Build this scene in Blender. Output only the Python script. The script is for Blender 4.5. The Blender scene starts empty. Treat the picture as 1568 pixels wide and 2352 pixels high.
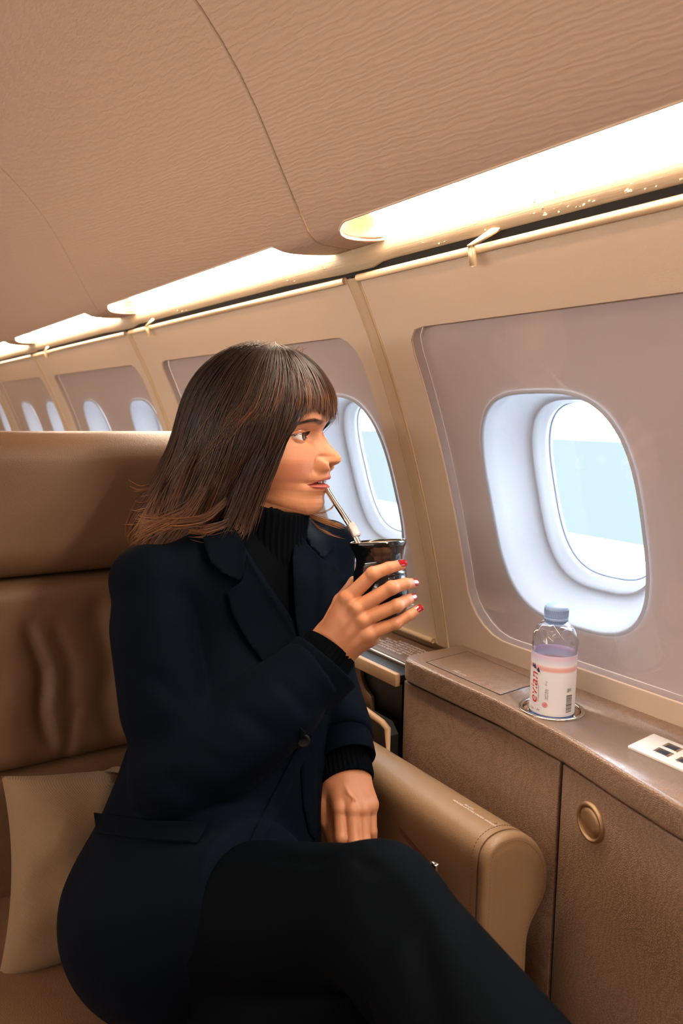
import bpy, bmesh, math, random
import numpy as np
from mathutils import Vector, Matrix
from mathutils.bvhtree import BVHTree
SC = bpy.context.scene
COL = SC.collection
random.seed(7); RNG = np.random.default_rng(7)
PI = math.pi
# ------------------------------------------------------------------ camera
FPX = 1800.0
_yaw, _pit, _rol = math.radians(33.3), math.radians(7.15), math.radians(0.9)
CF = np.array([math.sin(_yaw)*math.cos(_pit), math.cos(_yaw)*math.cos(_pit), -math.sin(_pit)])
_R = np.array([math.cos(_yaw), -math.sin(_yaw), 0.0]); _U = np.cross(_R, CF)
CR = _R*math.cos(_rol) + _U*math.sin(_rol)
CU = _U*math.cos(_rol) - _R*math.sin(_rol)
def ray(x, y): return CF + CR*(x-784.0)/FPX - CU*(y-1176.0)/FPX
def at(x, y, d): return ray(x, y)*d                 # point seen at photo pixel x, y at depth d
def on(x, y, ax, v):
    r = ray(x, y); return r*(v/r[ax])
cam_d = bpy.data.cameras.new('camera'); cam = bpy.data.objects.new('camera', cam_d); COL.objects.link(cam)
cam_d.sensor_fit = 'VERTICAL'; cam_d.sensor_height = 36.0; cam_d.lens = 36.0*FPX/2352.0
cam_d.clip_start = 0.02; cam_d.clip_end = 2000
cam.matrix_world = Matrix(((CR[0], CU[0], -CF[0], 0), (CR[1], CU[1], -CF[1], 0), (CR[2], CU[2], -CF[2], 0), (0, 0, 0, 1)))
cam_d.dof.use_dof = True; cam_d.dof.focus_distance = 1.16; cam_d.dof.aperture_fstop = 5.6
SC.camera = cam
# ------------------------------------------------------------------ world, exposure
wd = bpy.data.worlds.new('overcast_sky'); SC.world = wd; wd.use_nodes = True
bg = wd.node_tree.nodes['Background']; bg.inputs[0].default_value = (0.80, 0.90, 1.0, 1); bg.inputs[1].default_value = 8.5
SC.view_settings.view_transform = 'Standard'; SC.view_settings.look = 'None'
SC.view_settings.gamma = 1.0; SC.view_settings.exposure = 0.34; SC.view_settings.use_curve_mapping = False
LAMP = 28.0             # emission of the cove lamps
LAMPCOL = (1.0, 0.86, 0.70)
SC.cycles.use_denoising = True
SC.cycles.max_bounces = 10; SC.cycles.transparent_max_bounces = 24; SC.cycles.transmission_bounces = 10
SC.cycles.sample_clamp_indirect = 6.0
def area(name, loc, aim, sx, sy, power, col, label):
    d = bpy.data.lights.new(name, 'AREA'); d.shape = 'RECTANGLE'; d.size = sx; d.size_y = sy; d.energy = power; d.color = col
    o = bpy.data.objects.new(name, d); COL.objects.link(o); o.location = loc
    dz = -(Vector(aim)-Vector(loc)).normalized(); ax = Vector((0, 1, 0)); y = dz.cross(ax).normalized(); ax = y.cross(dz)
    o.matrix_world = Matrix.Translation(loc) @ Matrix((ax, y, dz)).transposed().to_4x4()
    o['label'] = label; o['category'] = 'lamp'; return o
WARM = (1.0, 0.86, 0.71)
area('wash_fill', (-2.15, 1.4, -.15), (-1.55, 1.4, .95), 5.5, .30, 56, WARM, 'long added fill light on the far side of the cabin, out of view')  # added unseen light that brightens the ceiling, no such lamp known
area('ceiling_fill', (-1.0, .9, .92), (-.3, .9, -.6), 5.0, .35, 7, WARM, 'long added fill light over the aisle, out of view')  # added overhead fill for seat, wall and face, no lamp known there
# ------------------------------------------------------------------ helpers
def s2l(c):
    return tuple(((v/255.0)/12.92 if v/255.0 <= 0.04045 else ((v/255.0+0.055)/1.055)**2.4) for v in c)
def link(o, parent=None):
    COL.objects.link(o)
    if parent is not None: o.parent = parent
    return o
def props(o, label=None, cat=None, group=None, kind=None):
    if label: o['label'] = label
    if cat: o['category'] = cat
    if group: o['group'] = group
    if kind: o['kind'] = kind
    return o
def empty(name, label=None, cat=None, group=None, kind=None, loc=(0, 0, 0), parent=None):
    o = bpy.data.objects.new(name, None); link(o, parent); o.location = loc; o.empty_display_size = 0.05
    return props(o, label, cat, group, kind)
def mobj(name, V, Fc, mat, parent=None, smooth=True, mats=None, midx=None, rel=None):
    me = bpy.data.meshes.new(name)
    V = np.asarray(V, dtype=np.float64)
    if rel is not None: V = V-np.asarray(rel)
    if isinstance(Fc, np.ndarray):
        n, k = Fc.shape
        me.vertices.add(len(V)); me.vertices.foreach_set('co', V.ravel())
        me.loops.add(n*k); me.loops.foreach_set('vertex_index', Fc.ravel().astype(np.int32))
        me.polygons.add(n); me.polygons.foreach_set('loop_start', np.arange(0, n*k, k, dtype=np.int32))
        me.update(calc_edges=True); me.validate()
    else:
        me.from_pydata([tuple(v) for v in V], [], Fc); me.update()
    me.polygons.foreach_set('use_smooth', [smooth]*len(me.polygons))
    for m in (mats or [mat]): me.materials.append(m)
    if midx is not None: me.polygons.foreach_set('material_index', np.asarray(midx, dtype=np.int32))
    o = bpy.data.objects.new(name, me); return link(o, parent)
def gridfaces(nu, nv, cu=False, cv=False, off=0, flip=False):
    i = np.arange(nu if cu else nu-1); j = np.arange(nv if cv else nv-1)
    I, J = np.meshgrid(i, j, indexing='ij'); I2 = (I+1) % nu; J2 = (J+1) % nv
    q = np.stack([I*nv+J, I2*nv+J, I2*nv+J2, I*nv+J2], -1).reshape(-1, 4)+off
    return q[:, ::-1] if flip else q
class MB:
    """collects pieces and links them as one mesh"""
    def __init__(s): s.V = []; s.F = []; s.M = []; s.n = 0
    def add(s, V, Fc, m=0):
        V = np.asarray(V, float)
        for f in Fc: s.F.append([int(a)+s.n for a in f]); s.M.append(m)
        s.V.append(V); s.n += len(V); return s
    def grid(s, P, cu=False, cv=False, flip=False, m=0):
        P = np.asarray(P, float); nu, nv = P.shape[:2]
        return s.add(P.reshape(-1, 3), gridfaces(nu, nv, cu, cv, 0, flip), m)
    def box(s, lo, hi, m=0):
        x0, y0, z0 = lo; x1, y1, z1 = hi
        V = [(x0,y0,z0),(x1,y0,z0),(x1,y1,z0),(x0,y1,z0),(x0,y0,z1),(x1,y0,z1),(x1,y1,z1),(x0,y1,z1)]
        return s.add(V, [(0,3,2,1),(4,5,6,7),(0,1,5,4),(1,2,6,5),(2,3,7,6),(3,0,4,7)], m)
    def tube(s, pts, r, n=10, m=0, closed=False, up=(0, 0, 1)):
        P = np.asarray(pts, float); k = len(P)
        R = np.broadcast_to(np.asarray(r, float), (k,))
        T = np.gradient(P, axis=0) if not closed else np.roll(P, -1, 0)-np.roll(P, 1, 0)
        T /= np.linalg.norm(T, axis=1)[:, None]+1e-12
        u = np.asarray(up, float)
        if abs(T[0]@u) > .95: u = np.array([1., 0, 0])
        rings = []; A = np.cross(T[0], u); A /= np.linalg.norm(A)
        for i in range(k):
            A = A-T[i]*(A@T[i]); A /= np.linalg.norm(A); B = np.cross(T[i], A)
            a = np.linspace(0, 2*PI, n, endpoint=False)
            rings.append(P[i]+R[i]*(np.cos(a)[:, None]*A+np.sin(a)[:, None]*B))
        G = np.array(rings); s.grid(G, cu=closed, cv=True, m=m)
        if not closed:
            b = s.n-k*n
            s.F.append([b+j for j in range(n)][::-1]); s.M.append(m)
            s.F.append([b+(k-1)*n+j for j in range(n)]); s.M.append(m)
        return s
    def lathe(s, prof, n=48, c=(0, 0, 0), m=0, M=None):
        P = np.asarray(prof, float); a = np.linspace(0, 2*PI, n, endpoint=False)
        G = np.stack([P[:, 0:1]*np.cos(a), P[:, 0:1]*np.sin(a), np.repeat(P[:, 1:2], n, 1)], -1)
        if M is not None: G = G@np.asarray(M)[:3, :3].T
        return s.grid(G+np.asarray(c), cv=True, m=m)
    def build(s, name, mat, parent=None, smooth=True, mats=None):
        V = np.concatenate(s.V) if s.V else np.zeros((0, 3))
        return mobj(name, V, s.F, mat, parent, smooth, mats, s.M if mats else None)
def bev(o, w, seg=3, ang=40):
    bm = bmesh.new(); bm.from_mesh(o.data)
    bmesh.ops.remove_doubles(bm, verts=bm.verts, dist=1e-6)
    bmesh.ops.recalc_face_normals(bm, faces=bm.faces)
    ed = [e for e in bm.edges if len(e.link_faces) == 2 and e.calc_face_angle(0) > math.radians(ang)]
    bmesh.ops.bevel(bm, geom=ed, offset=w, segments=seg, profile=0.5, affect='EDGES', clamp_overlap=True)
    for f in bm.faces: f.smooth = True
    bm.to_mesh(o.data); bm.free(); return o
def recalc(o):
    bm = bmesh.new(); bm.from_mesh(o.data); bmesh.ops.recalc_face_normals(bm, faces=bm.faces); bm.to_mesh(o.data); bm.free(); return o
# ---- materials
class N:
    def __init__(s, name):
        s.m = bpy.data.materials.new(name); s.m.use_nodes = True; s.t = s.m.node_tree; s.b = s.t.nodes['Principled BSDF']
    def n(s, ty, **kw):
        x = s.t.nodes.new(ty)
        for k, v in kw.items(): setattr(x, k, v)
        return x
    def l(s, a, b): s.t.links.new(a, b)
    def noise(s, scale, detail=3, rough=.5, vec=None, dist=0):
        x = s.n('ShaderNodeTexNoise'); x.inputs['Scale'].default_value = scale; x.inputs['Detail'].default_value = detail
        x.inputs['Roughness'].default_value = rough; x.inputs['Distortion'].default_value = dist
        if vec: s.l(vec, x.inputs['Vector'])
        return x.outputs['Fac']
    def vec(s, scale=(1, 1, 1), rot=(0, 0, 0)):
        c = s.n('ShaderNodeTexCoord'); mp = s.n('ShaderNodeMapping'); s.l(c.outputs['Object'], mp.inputs[0])
        mp.inputs['Scale'].default_value = scale; mp.inputs['Rotation'].default_value = rot; return mp.outputs[0]
    def bump(s, h, dist, strength=1.0, nrm=None):
        b = s.n('ShaderNodeBump'); b.inputs['Distance'].default_value = dist; b.inputs['Strength'].default_value = strength
        s.l(h, b.inputs['Height'])
        if nrm: s.l(nrm, b.inputs['Normal'])
        s.l(b.outputs[0], s.b.inputs['Normal']); return b.outputs[0]
    def mix(s, fac, a, b):
        x = s.n('ShaderNodeMix', data_type='RGBA')
        for v, i in ((fac, 0), (a, 6), (b, 7)):
            if isinstance(v, (int, float)): x.inputs[i].default_value = v
            elif isinstance(v, tuple): x.inputs[i].default_value = (*v[:3], 1)
            else: s.l(v, x.inputs[i])
        return x.outputs[2]
    def ramp(s, fac, a, b):
        x = s.n('ShaderNodeMapRange'); s.l(fac, x.inputs[0]); x.inputs[1].default_value = a; x.inputs[2].default_value = b
        return x.outputs[0]
    def base(s, c):
        if isinstance(c, tuple): s.b.inputs['Base Color'].default_value = (*c[:3], 1)
        else: s.l(c, s.b.inputs['Base Color'])
    def set(s, **kw):
        for k, v in kw.items(): s.b.inputs[k.replace('_', ' ')].default_value = v
        return s
def mat(name, col, rough=.5, metal=0.0, var=.0, bump=None, spec=None, **kw):
    g = N(name); c = s2l(col)
    if var:
        d = tuple(v*(1-var) for v in c); g.base(g.mix(g.noise(kw.get('vs', 9), 4), d, tuple(min(1, v*(1+var*.6)) for v in c)))
    else: g.base(c)
    g.b.inputs['Roughness'].default_value = rough; g.b.inputs['Metallic'].default_value = metal
    if spec is not None: g.b.inputs['Specular IOR Level'].default_value = spec
    if bump: g.bump(g.noise(bump[0], 4, .6), bump[1])
    if 'coat' in kw: g.b.inputs['Coat Weight'].default_value = kw['coat']; g.b.inputs['Coat Roughness'].default_value = .08
    return g.m
def glassy(name, tint=(1, 1, 1), ior=1.45, rough=.0, gain=1.0):
    """thin clear pane: Fresnel reflection over straight-through transmission"""
    g = N(name); t = g.t; t.nodes.remove(g.b); out = [n for n in t.nodes if n.type == 'OUTPUT_MATERIAL'][0]
    fr = g.n('ShaderNodeFresnel'); ge = g.n('ShaderNodeNewGeometry'); mr = g.n('ShaderNodeMapRange')
    mr.inputs[3].default_value = ior; mr.inputs[4].default_value = 1/ior; g.l(ge.outputs['Backfacing'], mr.inputs[0]); g.l(mr.outputs[0], fr.inputs[0])
    mu = g.n('ShaderNodeMath', operation='MULTIPLY'); mu.use_clamp = True; g.l(fr.outputs[0], mu.inputs[0]); mu.inputs[1].default_value = gain
    a = g.n('ShaderNodeBsdfTransparent'); a.inputs[0].default_value = (*tint, 1)
    b = g.n('ShaderNodeBsdfGlossy'); b.inputs['Roughness'].default_value = rough
    m = g.n('ShaderNodeMixShader'); g.l(mu.outputs[0], m.inputs[0]); g.l(a.outputs[0], m.inputs[1]); g.l(b.outputs[0], m.inputs[2])
    g.l(m.outputs[0], out.inputs[0]); return g.m
def emis(name, col, st):
    g = N(name); g.base(col); g.b.inputs['Emission Color'].default_value = (*col, 1); g.b.inputs['Emission Strength'].default_value = st; return g.m
def leather_wave(name, col, scale=(40, 8, 40), dist=.0011, rough=.55):
    g = N(name); c = s2l(col)
    v = g.vec(scale)
    w = g.noise(4.2, 2.5, .5, v, .9); w2 = g.noise(14, 2, .5, g.vec((10, 10, 10)))
    g.base(g.mix(g.noise(2.2, 3), tuple(x*.93 for x in c), tuple(x*1.05 for x in c)))
    g.b.inputs['Roughness'].default_value = rough
    n1 = g.bump(w2, .0006); g.bump(g.ramp(w, .38, .62), dist, 1.0, n1); return g.m
M = {}
def ceil_mat():
    g = N('ceiling_leather'); c = s2l((196, 168, 146))
    w = g.n('ShaderNodeTexWave'); w.wave_type = 'BANDS'; w.bands_direction = 'X'; w.inputs['Scale'].default_value = 112; w.inputs['Distortion'].default_value = 7; w.inputs['Detail'].default_value = 2.5; w.inputs['Detail Scale'].default_value = .8; w.inputs['Detail Roughness'].default_value = .62
    g.l(g.vec((1, .30, 1), (0, math.radians(55), math.radians(8))), w.inputs['Vector'])
    n2 = g.noise(3.0, 3); g.base(g.mix(w.outputs['Fac'], tuple(x*.96 for x in c), tuple(x*1.02 for x in c)))
    g.b.inputs['Roughness'].default_value = .6; g.bump(w.outputs['Fac'], .00024, 1.0, g.bump(g.noise(900, 2), .0001)); return g.m
M['ceil'] = ceil_mat()
M['lip'] = mat('lip_edge', (235, 212, 190), .4)  # pale tone: lit rim and pane highlight put into the colour
M['frame'] = mat('frame_leather', (222, 202, 178), .5, bump=(420, .0004), var=.03)
M['valance'] = mat('valance_cream', (204, 184, 152), .5, bump=(60, .0008), var=.04)
M['recess'] = mat('recess_panel', (206, 192, 188), .55, var=.02)
M['bezel'] = mat('window_bezel', (196, 200, 208), .45)
M['rail'] = mat('rail_bead', (228, 200, 162), .32)
M['strip'] = mat('pillar_strip', (214, 190, 156), .45, bump=(700, .0003))
M['brass'] = mat('satin_brass', (222, 196, 158), .3, .6)
M['dark'] = mat('dark_gap', (28, 20, 14), .7)
M['lens'] = emis('cove_lamp_lens', LAMPCOL, LAMP)
M['pane'] = glassy('clear_pane', ior=1.5, rough=.03, gain=1.25)
M['glass'] = glassy('window_glass', tint=(.97, .99, 1.0), ior=1.4)
M['carpet'] = mat('carpet', (120, 95, 74), .95, bump=(900, .003), var=.1)
M['lower'] = mat('lower_wall', (150, 118, 88), .6, var=.05)
# ------------------------------------------------------------------ cabin cross-section (x outward, z up; eye height is 0)
_WC = [-0.148, -0.303, -0.383, 0.857]
def WX(z): return np.polyval(_WC, z)
FLOOR = -1.25; XC = -1.0
def mir(P, side):
    P = np.array(P, float)
    if side < 0: P[..., 0] = 2*XC-P[..., 0]
    return P
def wallP(Y, z, off=0.0):
    """point on the side wall, moved outward along its normal"""
    Y, z = np.broadcast_arrays(np.asarray(Y, float), np.asarray(z, float))
    dx = np.polyval(np.polyder(_WC), z); n = np.stack([np.ones_like(z), 0*z, -dx], -1); n /= np.linalg.norm(n, axis=-1)[..., None]
    return np.stack([WX(z), Y, z], -1)+n*np.asarray(off)[..., None] if np.ndim(off) else np.stack([WX(z), Y, z], -1)+n*off
def rrect(y0, y1, z0, z1, rad, n=96):
    """closed loop of (Y,z), rounded rectangle, rad = (r at y0z0, y1z0, y1z1, y0z1)"""
    if not hasattr(rad, '__len__'): rad = [rad]*4
    C = [(y0+rad[0], z0+rad[0], rad[0], PI), (y1-rad[1], z0+rad[1], rad[1], 1.5*PI), (y1-rad[2], z1-rad[2], rad[2], 0), (y0+rad[3], z1-rad[3], rad[3], .5*PI)]
    pts = []
    for cy, cz, r, a0 in C:
        for t in np.linspace(0, PI/2, n//8): pts.append((cy+r*math.cos(a0+t), cz+r*math.sin(a0+t)))
    pts = np.array(pts); P = np.vstack([pts, pts[:1]])
    s = np.r_[0, np.cumsum(np.linalg.norm(np.diff(P, axis=0), axis=1))]
    return np.stack([np.interp(np.linspace(0, s[-1], n, endpoint=False), s, P[:, k]) for k in (0, 1)], -1)
def superell(cy, cz, a, b, e=3.2, n=96):
    t = np.linspace(0, 2*PI, n, endpoint=False)+PI*1.25
    c, s = np.cos(t), np.sin(t)
    return np.stack([cy+a*np.sign(c)*np.abs(c)**(2/e), cz+b*np.sign(s)*np.abs(s)**(2/e)], -1)
def rays_to_rect(loop, y0, y1, z0, z1):
    c = loop.mean(0); d = loop-c
    t = np.minimum(np.where(d[:, 0] > 0, (y1-c[0])/np.maximum(d[:, 0], 1e-9), (y0-c[0])/np.minimum(d[:, 0], -1e-9)),
                   np.where(d[:, 1] > 0, (z1-c[1])/np.maximum(d[:, 1], 1e-9), (z0-c[1])/np.minimum(d[:, 1], -1e-9)))
    out = c+d*t[:, None]
    for cy, cz in ((y0, z0), (y1, z0), (y1, z1), (y0, z1)):
        k = np.argmin(np.linalg.norm(out-np.array([cy, cz]), axis=1)); out[k] = (cy, cz)
    return out
def ringmesh(mb, a, b, off_a, off_b, side, k=9, m=0):
    T = np.linspace(0, 1, k)[:, None, None]; L = a[None]*(1-T)+b[None]*T
    off = np.broadcast_to((off_a*(1-T)+off_b*T)[..., 0], L.shape[:2])
    mb.grid(mir(wallP(L[..., 0], L[..., 1], off), side), cv=True, m=m)
PILL = [-2.34, -1.19, -0.04, 1.12, 2.29, 3.54, 4.80, 6.0]
WINS = {(-1.19): (-.9, -.33), (-0.04): (.235, .812), 1.12: (1.375, 1.955), 2.29: (2.56, 3.145), 3.54: (3.78, 4.33), 4.80: (5.05, 5.6), -2.34: (-2.05, -1.48)}
REC = {(-0.04): (.05, 1.033), 1.12: (1.185, 2.165), 2.29: (2.36, 3.41), 3.54: (3.61, 4.67)}
ZT, ZB = 0.222, -0.445      # top and bottom of the panels
def build_side(side, name):
    root = empty(name, kind='structure')
    for i in range(len(PILL)-1):
        y0, y1 = PILL[i], PILL[i+1]
        if side < 0 and (y1 < -1.3): pass
        r0, r1 = REC.get(y0, (y0+.07, y1-.09)); rz0, rz1 = -.392, .139
        loop = rrect(r0, r1, rz0, rz1, (.05, .085, .035, .055), 128)
        fr = MB(); outer = rays_to_rect(loop, y0+.0235, y1-.0125, ZB, ZT)
        ringmesh(fr, outer, loop, 0, 0, side, 9); o = recalc(fr.build('window_surround', M['frame'], root)); fr = MB(); ringmesh(fr, loop, loop*1.0, 0, .02, side, 3); recalc(fr.build('recess_edge', M['recess'], root))
        # recessed panel with two openings
        rp = MB(); ym = (r0+r1)/2; w = WINS[y0]
        yy = (w[0]+w[1])/2
        for (a, b, cy) in ((r0-.012, yy, w[0]), (yy, r1+.012, w[1])):
            ov = superell(cy, -.155, .147, .181); ringmesh(rp, rays_to_rect(ov, a, b, rz0-.012, rz1+.012), ov, .02, .026, side, 7)
        recalc(rp.build('recess_panel', M['recess'], root))
        # clear pane over the recess with its edge highlight put into a pale tube
        pn = MB(); c = loop.mean(0); inner = c+(loop-c)*.02; T = np.linspace(0, 1, 10)[:, None, None]; L = (loop+(c-loop)*.003)[None]*(1-T)+inner[None]*T
        pn.grid(mir(wallP(L[..., 0], L[..., 1], .0035), side), cv=True); pn.add(mir(wallP(inner[:, 0], inner[:, 1], .0035), side), [list(range(len(inner)))])
        pn.build('cover_pane', M['pane'], root)
        ed = MB(); ed.tube(mir(wallP(loop[:, 0], loop[:, 1], .0025), side), .0014, 6, closed=True); ed.build('pane_edge_glint', M['lip'], root)
        for cy in w:
            wn = empty('window_%d' % next(WN), kind='structure')
            bz = MB(); O = lambda a, b, s=0, e=3.2: superell(cy+s, -.155, a, b, e)
            prof = [(.151, .185, .024, 3.2), (.147, .181, .021, 3.2), (.1445, .1785, .026, 3.2), (.140, .174, .045, 3.1), (.133, .168, .068, 3.0), (.121, .157, .090, 3.0), (.113, .150, .098, 3.0), (.110, .147, .098, 3.0), (.108, .145, .112, 3.0), (.101, .137, .118, 2.9), (.100, .136, .135, 2.9)]
            G = []
            for a, b, of, e in prof:
                l = superell(cy, -.155, a, b, e); G.append(mir(wallP(l[:, 0], l[:, 1], of), side))
            bz.grid(np.array(G), cv=True); recalc(bz.build('window_bezel', M['bezel'], wn))
            gl = MB(); l = superell(cy, -.155, .1, .136, 2.9); P = mir(wallP(l[:, 0], l[:, 1], .128), side); gl.grid(np.stack([P, np.repeat(P.mean(0)[None], len(P), 0)], 0), cv=True); gl.build('window_pane', M['glass'], wn)
            l2 = superell(cy, -.155, .100, .136, 2.9); sl = MB(); sl.tube(mir(wallP(l2[:, 0], l2[:, 1], .129), side), .0025, 6, closed=True); sl.build('seal', M['seal'], wn)
        # pillar strip between panels
        z = np.linspace(ZB, ZT+.004, 24)
        st = MB(); a = y0-.009; b = y0+.020
        G = np.stack([wallP(a+0*z, z, .014), wallP(a+0*z, z, -.001), wallP(a+.002+0*z, z, -.0028), wallP(b-.002+0*z, z, -.0028), wallP(b+0*z, z, -.001), wallP(b+0*z, z, .014)], 1)
        st.grid(mir(G, side)); recalc(st.build('pillar_strip', M['strip'], root))
        bq = MB(); bq.grid(mir(np.stack([wallP(a-.06+0*z, z, .014), wallP(b+.04+0*z, z, .014)], 1), side)); bq.build('pillar_light_stop', M['dark'], root)  # unseen dark sheet, added to stop daylight leaking past the pillar
        for yy2, rr in ((a-.0022, .0016), (b+.0022, .0016)):
            bd = MB(); bd.tube(mir(wallP(yy2+0*z, z, .0), side), rr, 8); bd.build('pillar_bead', M['rail'], root)
        # top rail bead, split where the latch sits
        rl = MB(); rl.tube(mir([wallP(v, ZT+.003, -.002) for v in (y0+.026, y1-.013)], side), .0058, 12); rl.build('top_rail', M['rail'], root)
        if side > 0 and y0 > -1 and y0 < 4:
            la = MB(); Yl = {-0.04: .82, 1.12: 2.10, 2.29: 3.28, 3.54: 4.5}[y0]
            p = wallP(Yl, ZT+.004, -.014); la.tube([p+np.array([.0, 0, .008]), p+np.array([.001, .0, .003]), p+np.array([.005, 0, -.017]), p+np.array([.0055, 0, -.0185])], [.0045, .0056, .0056, .004], 12)
            la.add([wallP(Yl+.006, ZT+.012, -.012), wallP(Yl-.008, ZT+.012, -.012), wallP(Yl-.05, ZT+.020, .0), wallP(Yl-.035, ZT+.022, .0),
                    wallP(Yl+.006, ZT+.009, -.012), wallP(Yl-.008, ZT+.009, -.012), wallP(Yl-.05, ZT+.017, .0), wallP(Yl-.035, ZT+.019, .0)], [(0,1,2,3),(7,6,5,4),(0,4,5,1),(1,5,6,2),(2,6,7,3),(3,7,4,0)])
            la.build('rail_latch', M['brass'], root, smooth=True)
    Y = np.array([PILL[0], PILL[-1]])
    # backing behind the rail, valance, lamp lens and cove top
    bk = MB(); bk.grid(mir(np.stack([wallP(Y, ZT-.004+0*Y, .006), wallP(Y, ZT+.03+0*Y, .012)], 0), side)); bk.build('gap_backing', M['dark'], root)
    Yv = np.linspace(PILL[0], PILL[-1], 320)
    vp = []
    for y in Yv:
        k = np.searchsorted(PILL, y)-1; k = min(max(k, 0), len(PILL)-2); u = (y-PILL[k]); L = PILL[k+1]-PILL[k]
        lift = np.clip(min(u-.10, L-.07-u)/.03, 0, 1) if False else float(np.clip((L-.07-u)/.02, 0, 1)*np.clip((u-.02)/.2, 0, 1))
        zb = .2335+.0065*lift
        vp.append([(.750, y, zb), (.7445, y, zb), (.7435, y, .262), (.742, y, .276), (.742, y, .284)])
    vb = MB(); vb.grid(mir(np.array(vp), side)); recalc(vb.build('valance', M['valance'], root))
    # flakes of lifted finish along the valance edge
    fk = MB()
    if side > 0:
        for q in range(90):
            y = random.choice([random.uniform(.4, .95), random.uniform(.45, .7), random.uniform(1.15, 1.9), random.uniform(2.3, 2.9)]); zz = .242+random.random()**3*.03; r = random.uniform(.0007, .002)
            c = np.array([.7435, y, zz]); a = RNG.normal(size=(6, 3))*.25
            Vv = np.array([(1,0,0),(-1,0,0),(0,1,0),(0,-1,0),(0,0,1),(0,0,-1)])+a
            fk.add(c+Vv*r*np.array([.7, 1.6, 1]), [(0,2,4),(2,1,4),(1,3,4),(3,0,4),(2,0,5),(1,2,5),(3,1,5),(0,3,5)])
        o = fk.build('paint_flakes', M['valance'], root, smooth=False); o['kind'] = 'stuff'
    cv = MB(); ys = Yv[[0, -1]]; prof = [(.742, .284), (.748, .300), (.748, .34), (.70, .385), (.62, .40)]
    G = np.array([[(x, y, z) for (x, z) in prof] for y in ys]); cv.grid(mir(G, side)); recalc(cv.build('cove_back', M['valance'], root))
    return root
import itertools
WN = itertools.count(1)
M['seal'] = mat('window_seal', (176, 194, 222), .5)
wr = build_side(1, 'wall_right')
wl = build_side(-1, 'wall_left')
# cove lamps: one lit lens per ceiling panel, above the wall, both sides
LL_ = {0: 'warm cove lamp on the window side well behind the viewer, out of view', 1: 'warm cove lamp on the window side just behind the viewer, out of view', 2: 'long warm lit cove lamp above the wall panel nearest the viewer',
       3: 'warm lit cove lamp above the wall panel behind the woman', 4: 'warm lit cove lamp, third along the wall, above the left of the seat', 5: 'warm lit cove lamp at the far left end of the wall', 6: 'last warm cove lamp of the window side, beyond the left edge of view'}
def lens(y0, y1, side, lab, grp=None):
    mb = MB(); G = np.array([[(x, y, z) for (x, z) in ((.7425, .2855), (.739, .305), (.715, .325), (.680, .338))] for y in (y0, y1)])
    mb.grid(mir(G, side)); props(mb.build('cove_lamp', M['lens']), lab, 'lamp', grp)
for i in range(len(PILL)-1): lens(PILL[i]+.055, PILL[i+1]-.075, 1, LL_[i], 'cove lamps along the window wall')
lens(PILL[0]+.06, PILL[-1]-.06, -1, 'one long warm cove lamp on the far side of the cabin, out of view')
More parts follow.
